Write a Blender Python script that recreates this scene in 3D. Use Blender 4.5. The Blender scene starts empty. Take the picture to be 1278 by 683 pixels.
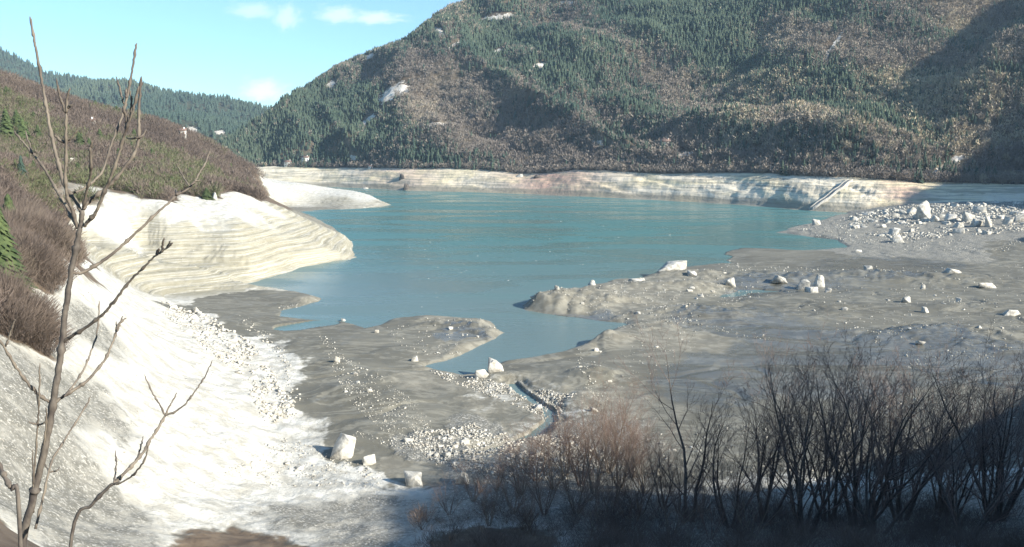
import bpy, bmesh, math
import numpy as np
HAZE = 0.00007
from mathutils import Vector

C = bpy.context.scene.collection
RS = np.random.RandomState
PI = math.pi

# ------------------------------------------------------------------ camera
W0, H0, F, HOR, CZ = 1278.0, 683.0, 1050.0, 195.0, 36.0
PITCH = math.atan((H0 / 2 - HOR) / F)
cp, sp = math.cos(PITCH), math.sin(PITCH)


def ray(x, y):
    u = (np.asarray(x, float) - W0 / 2) / F
    v = (H0 / 2 - np.asarray(y, float)) / F
    return u, cp + v * sp, -sp + v * cp


def at_z(x, y, z):
    dx, dy, dz = ray(x, y)
    t = (z - CZ) / dz
    return np.array([dx * t, dy * t, CZ + dz * t])


def at_d(x, y, d):
    dx, dy, dz = ray(x, y)
    t = d / dy
    return np.array([dx * t, dy * t, CZ + dz * t])


def to_px(P):
    X, Y, Z = P[..., 0], P[..., 1], P[..., 2] - CZ
    depth = Y * cp - Z * sp
    up = Y * sp + Z * cp
    return W0 / 2 + F * X / depth, H0 / 2 - F * up / depth


# ------------------------------------------------------------------ noise
def _hash(ix, iy, seed):
    h = (ix.astype(np.int64) * 374761393 + iy.astype(np.int64) * 668265263 + seed * 974711) & 0xFFFFFFFF
    h = ((h ^ (h >> 13)) * 1274126177) & 0xFFFFFFFF
    h = h ^ (h >> 16)
    return (h & 0xFFFFFF) / float(0xFFFFFF)


def vnoise(x, y, seed=0):
    x = np.asarray(x, float); y = np.asarray(y, float)
    ix, iy = np.floor(x), np.floor(y)
    fx, fy = x - ix, y - iy
    fx = fx * fx * fx * (fx * (fx * 6 - 15) + 10)
    fy = fy * fy * fy * (fy * (fy * 6 - 15) + 10)
    a = _hash(ix, iy, seed); b = _hash(ix + 1, iy, seed)
    c = _hash(ix, iy + 1, seed); d = _hash(ix + 1, iy + 1, seed)
    return (a + (b - a) * fx) * (1 - fy) + (c + (d - c) * fx) * fy


def fbm(x, y, seed=0, octv=5, gain=0.5):
    s, amp, tot = 0.0, 1.0, 0.0
    for o in range(octv):
        s = s + amp * (vnoise(x * 2 ** o + 17.3 * o, y * 2 ** o - 9.1 * o, seed + o) * 2 - 1)
        tot += amp
        amp *= gain
    return s / tot


def sstep(a, b, x):
    t = np.clip((x - a) / (b - a), 0, 1)
    return t * t * (3 - 2 * t)


# ------------------------------------------------------------------ meshes and objects
def make_mesh(name, V, F_, mats, attrs=None, smooth=False, midx=None):
    V = np.ascontiguousarray(V, np.float32)
    me = bpy.data.meshes.new(name)
    polys = F_ if isinstance(F_, list) else [F_]
    polys = [np.asarray(p, np.int32) for p in polys if len(p)]
    loops = np.concatenate([p.ravel() for p in polys])
    sizes = np.concatenate([np.full(len(p), p.shape[1], np.int32) for p in polys])
    starts = np.concatenate([[0], np.cumsum(sizes)[:-1]]).astype(np.int32)
    me.vertices.add(len(V)); me.vertices.foreach_set('co', V.ravel())
    me.loops.add(len(loops)); me.loops.foreach_set('vertex_index', loops)
    me.polygons.add(len(sizes)); me.polygons.foreach_set('loop_start', starts)
    try:
        me.polygons.foreach_set('loop_total', sizes)
    except Exception:
        pass
    if smooth:
        me.polygons.foreach_set('use_smooth', np.ones(len(sizes), bool))
    for k, v in (attrs or {}).items():
        a = me.attributes.new(k, 'FLOAT', 'POINT')
        a.data.foreach_set('value', np.ascontiguousarray(v, np.float32))
    for m in (mats if isinstance(mats, list) else [mats]):
        me.materials.append(m)
    if midx is not None:
        me.polygons.foreach_set('material_index', np.asarray(midx, np.int32))
    me.update(calc_edges=True)
    return me


def obj(name, me, parent=None, loc=None, rotz=0.0, scale=None):
    o = bpy.data.objects.new(name, me)
    C.objects.link(o)
    if loc is not None:
        o.location = Vector([float(q) for q in loc])
    o.rotation_euler = (0, 0, rotz)
    if scale is not None:
        o.scale = (scale, scale, scale) if np.isscalar(scale) else scale
    if parent is not None:
        o.parent = parent
    return o


def tag(o, label, cat, group=None, kind=None):
    if label: o['label'] = label
    if cat: o['category'] = cat
    if group: o['group'] = group
    if kind: o['kind'] = kind
    return o


def struct(name, me, kind='structure'):
    o = obj(name, me)
    o['kind'] = kind
    return o


def copy_thing(src, loc, rotz, scale, label, group=None):
    c = src.copy(); C.objects.link(c)
    c.location = Vector([float(q) for q in loc]); c.rotation_euler = (0, 0, rotz)
    c.scale = (scale, scale, scale) if np.isscalar(scale) else scale
    c['label'] = label
    if group: c['group'] = group
    for ch in src.children:
        k = ch.copy(); C.objects.link(k); k.parent = c
        for g in ch.children:
            q = g.copy(); C.objects.link(q); q.parent = k
    return c


def grid_faces(nr, nc):
    i = np.arange(nr - 1)[:, None] * nc + np.arange(nc - 1)[None, :]
    i = i.ravel()
    return np.stack([i, i + 1, i + nc + 1, i + nc], 1)


def stamp(tv, tf, pos, scl, rot):
    """many copies of one small shape, merged: tv (n,3), tf (m,3), pos (k,3), scl (k,3), rot (k)"""
    k, n = len(pos), len(tv)
    c, s = np.cos(rot)[:, None], np.sin(rot)[:, None]
    x = tv[None, :, 0] * scl[:, 0:1]; y = tv[None, :, 1] * scl[:, 1:2]; z = tv[None, :, 2] * scl[:, 2:3]
    V = np.stack([x * c - y * s + pos[:, 0:1], x * s + y * c + pos[:, 1:2], z + pos[:, 2:3]], 2).reshape(-1, 3)
    Fc = (tf[None, :, :] + (np.arange(k) * n)[:, None, None]).reshape(-1, tf.shape[1])
    return V, Fc


def tube_segments(P0, P1, R0, R1, sides=3):
    """frusta along many segments -> V, quads"""
    P0 = np.asarray(P0, float); P1 = np.asarray(P1, float)
    d = P1 - P0
    d /= np.maximum(np.linalg.norm(d, axis=1, keepdims=True), 1e-9)
    ref = np.where(np.abs(d[:, 2:3]) > 0.9, np.array([[1.0, 0, 0]]), np.array([[0, 0, 1.0]]))
    a = np.cross(d, ref); a /= np.linalg.norm(a, axis=1, keepdims=True)
    b = np.cross(d, a)
    n = len(P0)
    V = np.zeros((n, 2 * sides, 3)); 
    for k in range(sides):
        w = 2 * PI * k / sides
        o = a * math.cos(w) + b * math.sin(w)
        V[:, k] = P0 + o * np.asarray(R0)[:, None]
        V[:, sides + k] = P1 + o * np.asarray(R1)[:, None]
    q = np.array([[k, (k + 1) % sides, sides + (k + 1) % sides, sides + k] for k in range(sides)])
    Fq = (q[None] + (np.arange(n) * 2 * sides)[:, None, None]).reshape(-1, 4)
    return V.reshape(-1, 3), Fq


def smooth_line(P, n):
    P = np.asarray(P, float)
    Q = np.vstack([2 * P[0] - P[1], P, 2 * P[-1] - P[-2]])
    out = []
    for i in range(1, len(Q) - 2):
        for t in np.linspace(0, 1, n, endpoint=False):
            a, b, c, d = Q[i - 1], Q[i], Q[i + 1], Q[i + 2]
            out.append(0.5 * (2 * b + (c - a) * t + (2 * a - 5 * b + 4 * c - d) * t * t + (3 * b - a - 3 * c + d) * t ** 3))
    out.append(P[-1])
    return np.array(out)


def sweep(P, R, sides=8, cap=True):
    P = np.asarray(P, float); n = len(P)
    T = np.gradient(P, axis=0); T /= np.linalg.norm(T, axis=1, keepdims=True)
    ref = np.array([0.31, 0.9, 0.2])
    V = np.zeros((n, sides, 3))
    for i in range(n):
        a = np.cross(T[i], ref); a /= np.linalg.norm(a); b = np.cross(T[i], a)
        for k in range(sides):
            w = 2 * PI * k / sides
            V[i, k] = P[i] + (a * math.cos(w) + b * math.sin(w)) * R[i]
    idx = np.arange(n * sides).reshape(n, sides)
    q = np.stack([idx[:-1], np.roll(idx, -1, 1)[:-1], np.roll(idx, -1, 1)[1:], idx[1:]], -1).reshape(-1, 4)
    V = V.reshape(-1, 3)
    fs = [q]
    if cap:
        V = np.vstack([V, P[0], P[-1]])
        t0 = np.array([[idx[0, (k + 1) % sides], idx[0, k], n * sides] for k in range(sides)])
        t1 = np.array([[idx[-1, k], idx[-1, (k + 1) % sides], n * sides + 1] for k in range(sides)])
        fs += [np.vstack([t0, t1])]
    return V, fs


# ------------------------------------------------------------------ materials
def new_mat(name):
    m = bpy.data.materials.new(name)
    m.use_nodes = True
    nt = m.node_tree
    b = nt.nodes['Principled BSDF']
    return m, nt, b


class NB:
    def __init__(self, nt): self.nt = nt

    def n(self, t, **kw):
        x = self.nt.nodes.new(t)
        for k, v in kw.items(): setattr(x, k, v)
        return x

    def link(self, a, b): self.nt.links.new(a, b)

    def val(self, sock, v):
        if hasattr(v, 'is_linked') or isinstance(v, bpy.types.NodeSocket): self.link(v, sock)
        else: sock.default_value = v

    def math(self, op, a, b=0.0, clamp=False):
        x = self.n('ShaderNodeMath', operation=op, use_clamp=clamp)
        self.val(x.inputs[0], a); self.val(x.inputs[1], b)
        return x.outputs[0]

    def mix(self, f, a, b):
        x = self.n('ShaderNodeMix', data_type='RGBA')
        self.val(x.inputs['Factor'], f)
        self.val(x.inputs[6], a if not isinstance(a, tuple) else (*a, 1))
        self.val(x.inputs[7], b if not isinstance(b, tuple) else (*b, 1))
        return x.outputs[2]

    def noise(self, vec, scale, detail=4, rough=0.55, dist=0.0):
        x = self.n('ShaderNodeTexNoise')
        if vec is not None: self.link(vec, x.inputs['Vector'])
        x.inputs['Scale'].default_value = scale
        x.inputs['Detail'].default_value = detail
        x.inputs['Roughness'].default_value = rough
        x.inputs['Distortion'].default_value = dist
        return x.outputs['Fac']

    def ramp(self, v, a, b, interp='SMOOTHSTEP'):
        x = self.n('ShaderNodeMapRange', interpolation_type=interp)
        self.val(x.inputs[0], v)
        x.inputs[1].default_value = a; x.inputs[2].default_value = b
        return x.outputs[0]

    def attr(self, name):
        return self.n('ShaderNodeAttribute', attribute_name=name).outputs['Fac']

    def pos(self, sx=1, sy=1, sz=1):
        g = self.n('ShaderNodeNewGeometry').outputs['Position']
        if (sx, sy, sz) == (1, 1, 1): return g
        m = self.n('ShaderNodeMapping'); self.link(g, m.inputs['Vector'])
        m.inputs['Scale'].default_value = (sx, sy, sz)
        return m.outputs[0]

    def bump(self, h, strength, dist, bsdf, normal=None):
        x = self.n('ShaderNodeBump')
        x.inputs['Strength'].default_value = strength
        x.inputs['Distance'].default_value = dist
        self.link(h, x.inputs['Height'])
        if normal is not None: self.link(normal, x.inputs['Normal'])
        if bsdf is not None: self.link(x.outputs[0], bsdf.inputs['Normal'])
        return x.outputs[0]


def simple_mat(name, a, b, scale, rough=0.85, bump=0.0, bdist=0.02, spec=0.3, objrand=0.0, stretch=None):
    m, nt, p = new_mat(name); q = NB(nt)
    if stretch: 
        tc = q.n('ShaderNodeTexCoord').outputs['Object']
        mp = q.n('ShaderNodeMapping'); q.link(tc, mp.inputs['Vector']); mp.inputs['Scale'].default_value = stretch
        vec = mp.outputs[0]
    else:
        vec = q.pos()
    n = q.noise(vec, scale, 5, 0.6)
    col = q.mix(q.ramp(n, 0.3, 0.7), a, b)
    if objrand > 0:
        oi = q.n('ShaderNodeObjectInfo').outputs['Random']
        hs = q.n('ShaderNodeHueSaturation')
        q.link(q.math('MULTIPLY_ADD', oi, objrand), hs.inputs['Value'])
        hs.inputs['Value'].default_value = 1
        x = q.math('ADD', q.math('MULTIPLY', oi, objrand), 1 - objrand / 2)
        q.link(x, hs.inputs['Value'])
        q.link(col, hs.inputs['Color'])
        col = hs.outputs[0]
    q.link(col, p.inputs['Base Color'])
    p.inputs['Roughness'].default_value = rough
    p.inputs['Specular IOR Level'].default_value = spec
    if bump: q.bump(n, bump, bdist, p)
    return m


def tint_mat(name, a, b, c=None, rough=0.9):
    """natural colour differences from plant to plant (attribute tint 0..1)"""
    m, nt, p = new_mat(name); q = NB(nt)
    t = q.attr('tint')
    col = q.mix(t, a, b)
    if c is not None:
        col = q.mix(q.ramp(t, 0.75, 1.0), col, c)
    q.link(col, p.inputs['Base Color'])
    p.inputs['Roughness'].default_value = rough
    p.inputs['Specular IOR Level'].default_value = 0.15
    return m


def ground_material():
    m, nt, p = new_mat('shore_ground'); q = NB(nt)
    P = q.pos()
    white, soil, rub, strata, wet, tan = [q.attr(k) for k in ('white', 'soil', 'rub', 'strata', 'wet', 'tan')]
    big = q.noise(P, 0.06, 5, 0.6)
    med = q.noise(P, 0.45, 6, 0.65, 0.4)
    fine = q.noise(P, 3.5, 5, 0.7)
    # grey silt with pale flow lines
    flow = q.noise(q.pos(0.06, 0.11, 0.3), 1.0, 7, 0.6, 2.2)
    line = q.math('MULTIPLY', q.ramp(flow, 0.50, 0.54), q.ramp(flow, 0.60, 0.56))
    mud = q.mix(q.ramp(big, 0.35, 0.65), (0.115, 0.109, 0.084), (0.16, 0.152, 0.119))
    mud = q.mix(q.math('MULTIPLY', line, 0.4), mud, (0.30, 0.285, 0.23))
    mud = q.mix(q.math('MULTIPLY', q.ramp(med, 0.55, 0.75), 0.35), mud, (0.27, 0.26, 0.22))
    mud = q.mix(q.math('MULTIPLY', q.ramp(fine, 0.56, 0.72), 0.3), mud, (0.27, 0.26, 0.22))
    # scree and dried limestone silt
    wht = q.mix(q.ramp(med, 0.35, 0.65), (0.41, 0.39, 0.33), (0.64, 0.625, 0.56))
    wht = q.mix(q.math('MULTIPLY', q.ramp(fine, 0.52, 0.68), 0.6), wht, (0.30, 0.28, 0.22))
    # strand lines of the falling lake
    sepz = q.n('ShaderNodeSeparateXYZ'); q.link(P, sepz.inputs[0])
    zz = q.math('ADD', q.math('MULTIPLY', sepz.outputs[2], 2.2), q.math('MULTIPLY', big, 1.6))
    wob = q.n('ShaderNodeCombineXYZ'); q.link(zz, wob.inputs[2])
    bx = q.math('MULTIPLY', sepz.outputs[0], 0.02); q.link(bx, wob.inputs[0])
    by = q.math('MULTIPLY', sepz.outputs[1], 0.02); q.link(by, wob.inputs[1])
    band = q.noise(wob.outputs[0], 1.9, 3, 0.7)
    bandm = q.math('MULTIPLY', q.math('MULTIPLY', q.ramp(band, 0.42, 0.5), strata), q.ramp(med, 0.25, 0.55))
    wht = q.mix(q.math('MULTIPLY', strata, 0.55), wht, (0.36, 0.33, 0.245))
    wht = q.mix(q.math('MULTIPLY', bandm, 0.9), wht, (0.27, 0.245, 0.17))
    rubc = q.mix(q.ramp(fine, 0.5, 0.66), (0.17, 0.163, 0.135), (0.52, 0.50, 0.44))
    soilc = q.mix(q.ramp(med, 0.35, 0.65), (0.085, 0.06, 0.04), (0.16, 0.12, 0.08))
    edge = q.math('MULTIPLY', q.math('SUBTRACT', med, 0.5), 0.8)
    def m_(a): return q.ramp(q.math('ADD', a, edge), 0.35, 0.65)
    tanc = q.mix(q.ramp(med, 0.4, 0.65), (0.17, 0.158, 0.122), (0.265, 0.248, 0.196))
    col = q.mix(m_(tan), mud, tanc)
    col = q.mix(m_(white), col, wht)
    col = q.mix(m_(rub), col, rubc)
    col = q.mix(m_(soil), col, soilc)
    wetm = q.math('MULTIPLY', q.ramp(q.math('ADD', wet, edge), 0.3, 0.7), q.math('SUBTRACT', 1.0, m_(white)))
    hs = q.mix(q.math('MULTIPLY', wetm, 0.25), col, (0.07, 0.07, 0.065))
    q.link(hs, p.inputs['Base Color'])
    r = q.math('SUBTRACT', 0.85, q.math('MULTIPLY', wetm, 0.6))
    q.link(r, p.inputs['Roughness'])
    p.inputs['Specular IOR Level'].default_value = 0.4
    h = q.math('ADD', q.math('MULTIPLY', med, 0.6), q.math('MULTIPLY', fine, 0.25))
    amt = q.math('ADD', 0.07, q.math('MULTIPLY', q.math('ADD', white, rub, True), 0.85))
    q.bump(q.math('MULTIPLY', h, amt), 0.8, 0.7, p)
    return m


def mountain_material(far=False):
    m, nt, p = new_mat('far_slope' if far else 'mountain_slope'); q = NB(nt)
    P = q.pos()
    big = q.noise(P, 0.012, 6, 0.6)
    med = q.noise(P, 0.09, 6, 0.65)
    fine = q.noise(P, 0.5, 4, 0.7)
    soil = q.mix(q.ramp(big, 0.4, 0.6), (0.085, 0.065, 0.045), (0.14, 0.115, 0.08))
    soil = q.mix(q.math('MULTIPLY', q.ramp(med, 0.5, 0.7), 0.5), soil, (0.2, 0.175, 0.12))
    if far:
        soil = q.mix(q.ramp(med, 0.35, 0.7), (0.03, 0.045, 0.03), (0.075, 0.07, 0.045))
    rock = q.mix(q.ramp(med, 0.35, 0.65), (0.42, 0.38, 0.32), (0.66, 0.62, 0.55))
    rock = q.mix(q.ramp(fine, 0.5, 0.7), rock, (0.28, 0.23, 0.18))
    col = q.mix(q.ramp(q.math('ADD', q.attr('rock'), q.math('MULTIPLY', q.math('SUBTRACT', q.noise(P, 0.16, 5, 0.7), 0.5), 2.6)), 0.42, 0.55), soil, rock)
    # bleached drawdown band
    sep = q.n('ShaderNodeSeparateXYZ'); q.link(P, sep.inputs[0])
    comb = q.n('ShaderNodeCombineXYZ')
    q.link(q.math('MULTIPLY', sep.outputs[0], 0.012), comb.inputs[0]); q.link(q.math('MULTIPLY', sep.outputs[1], 0.012), comb.inputs[1])
    q.link(q.math('ADD', q.math('MULTIPLY', sep.outputs[2], 0.55), q.math('MULTIPLY', big, 2.0)), comb.inputs[2])
    band = q.noise(comb.outputs[0], 1.6, 4, 0.7)
    hue = q.noise(q.pos(0.02, 0.02, 0.1), 1.0, 4, 0.6, 0.5)
    bank = q.mix(q.ramp(hue, 0.35, 0.6), (0.70, 0.61, 0.40), (0.70, 0.63, 0.49))
    bank = q.mix(q.math('MULTIPLY', q.attr('pink'), q.ramp(hue, 0.3, 0.5)), bank, (0.50, 0.33, 0.25))
    bank = q.mix(q.math('MULTIPLY', q.ramp(band, 0.48, 0.56), 0.65), bank, (0.27, 0.245, 0.18))
    low = q.ramp(q.math('ADD', sep.outputs[2], q.math('MULTIPLY', hue, 6.0)), 9.5, 6.5)
    bank = q.mix(q.math('MULTIPLY', low, 0.75), bank, (0.235, 0.215, 0.165))
    bank = q.mix(q.math('MULTIPLY', q.ramp(fine, 0.55, 0.7), 0.4), bank, (0.3, 0.26, 0.19))
    col = q.mix(q.ramp(q.math('ADD', q.attr('bank'), q.math('MULTIPLY', q.math('SUBTRACT', med, 0.5), 0.5)), 0.4, 0.6), col, bank)
    q.link(col, p.inputs['Base Color'])
    p.inputs['Roughness'].default_value = 0.95
    p.inputs['Specular IOR Level'].default_value = 0.1
    q.bump(q.math('ADD', q.math('MULTIPLY', med, 0.7), q.math('MULTIPLY', fine, 0.3)), 0.7, 3.0, p)
    return m


def water_material():
    m, nt, p = new_mat('lake_water'); q = NB(nt)
    P = q.pos()
    sep = q.n('ShaderNodeSeparateXYZ'); q.link(P, sep.inputs[0])
    silt = q.noise(q.pos(0.006, 0.012, 1), 1.0, 5, 0.6, 0.8)
    # silt-laden, greyer water where the streams enter, turquoise further out
    far = q.ramp(q.math('ADD', sep.outputs[1], q.math('MULTIPLY', silt, 160.0)), 240.0, 480.0)
    col = q.mix(far, (0.13, 0.19, 0.186), (0.08, 0.188, 0.18))
    col = q.mix(q.math('MULTIPLY', q.ramp(silt, 0.5, 0.7), 0.25), col, (0.08, 0.23, 0.225))
    q.link(col, p.inputs['Base Color'])
    gust = q.noise(q.pos(0.012, 0.035, 1), 1.0, 6, 0.65, 0.6)
    q.link(q.math('ADD', 0.12, q.math('MULTIPLY', q.ramp(gust, 0.4, 0.6), 0.25)), p.inputs['Roughness'])
    p.inputs['IOR'].default_value = 1.33
    p.inputs['Specular IOR Level'].default_value = 0.25
    w1 = q.noise(q.pos(0.35, 0.9, 1), 1.0, 5, 0.6)
    w2 = q.noise(q.pos(1.6, 3.2, 1), 1.0, 4, 0.6)
    q.bump(q.math('ADD', w1, q.math('MULTIPLY', w2, 0.4)), 0.3, 0.25, p)
    return m


M = {}
M['ground'] = ground_material()
M['mountain'] = mountain_material()
M['far'] = mountain_material(True)
M['water'] = water_material()
M['rock'] = simple_mat('limestone', (0.32, 0.295, 0.245), (0.62, 0.60, 0.53), 0.9, 0.95, 0.9, 0.25, 0.2)
M['greyrock'] = simple_mat('grey_limestone', (0.26, 0.25, 0.22), (0.5, 0.48, 0.42), 1.4, 0.9, 0.6, 0.25, 0.2)
M['darkrock'] = simple_mat('dark_bank_rock', (0.05, 0.045, 0.04), (0.14, 0.12, 0.1), 1.2, 0.8, 0.6, 0.25, 0.3)  # dark brown-grey rock for the gully blocks and one rim crag
M['conifer'] = tint_mat('conifer_needles', (0.042, 0.072, 0.055), (0.085, 0.112, 0.075))
M['bare'] = tint_mat('bare_branches', (0.18, 0.155, 0.135), (0.32, 0.275, 0.22), (0.46, 0.39, 0.27))
M['brush'] = tint_mat('brush_twigs', (0.10, 0.078, 0.066), (0.20, 0.158, 0.125), (0.12, 0.13, 0.065))
M['pine'] = simple_mat('pine_needles', (0.035, 0.055, 0.02), (0.085, 0.11, 0.04), 1.5, 0.85, objrand=0.4)
M['bark'] = simple_mat('tree_bark', (0.07, 0.06, 0.052), (0.15, 0.13, 0.11), 6.0, 0.9)
M['twig'] = simple_mat('shrub_twigs', (0.13, 0.095, 0.08), (0.24, 0.175, 0.145), 2.0, 0.85)
M['redtwig'] = simple_mat('ruddy_twigs', (0.14, 0.095, 0.075), (0.24, 0.17, 0.13), 2.0, 0.85)
M['paletwig'] = simple_mat('pale_stems', (0.17, 0.14, 0.11), (0.30, 0.26, 0.2), 3.0, 0.85)
M['sapling'] = simple_mat('sapling_bark', (0.085, 0.07, 0.058), (0.2, 0.17, 0.13), 14.0, 0.75, 0.5, 0.006, 0.3, stretch=(1, 1, 0.35))
M['trunkbark'] = simple_mat('dark_sapling_bark', (0.06, 0.05, 0.045), (0.15, 0.13, 0.105), 22.0, 0.75, 0.5, 0.006, 0.3, stretch=(1, 1, 0.5))
M['plaster'] = simple_mat('pale_plaster', (0.68, 0.66, 0.60), (0.78, 0.76, 0.70), 0.8)
M['roof'] = simple_mat('roof_tiles', (0.15, 0.10, 0.08), (0.22, 0.15, 0.12), 1.2)
M['glass'] = simple_mat('window_dark', (0.03, 0.035, 0.04), (0.05, 0.055, 0.06), 1.0, 0.25, spec=0.5)
M['concrete'] = simple_mat('old_concrete', (0.42, 0.40, 0.35), (0.58, 0.56, 0.5), 0.7, 0.9)
M['road'] = simple_mat('road_surface', (0.22, 0.21, 0.19), (0.30, 0.29, 0.26), 0.5, 0.9)
M['foam'] = simple_mat('pale_flotsam', (0.6, 0.6, 0.56), (0.75, 0.75, 0.7), 1.0, 0.8)

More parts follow.
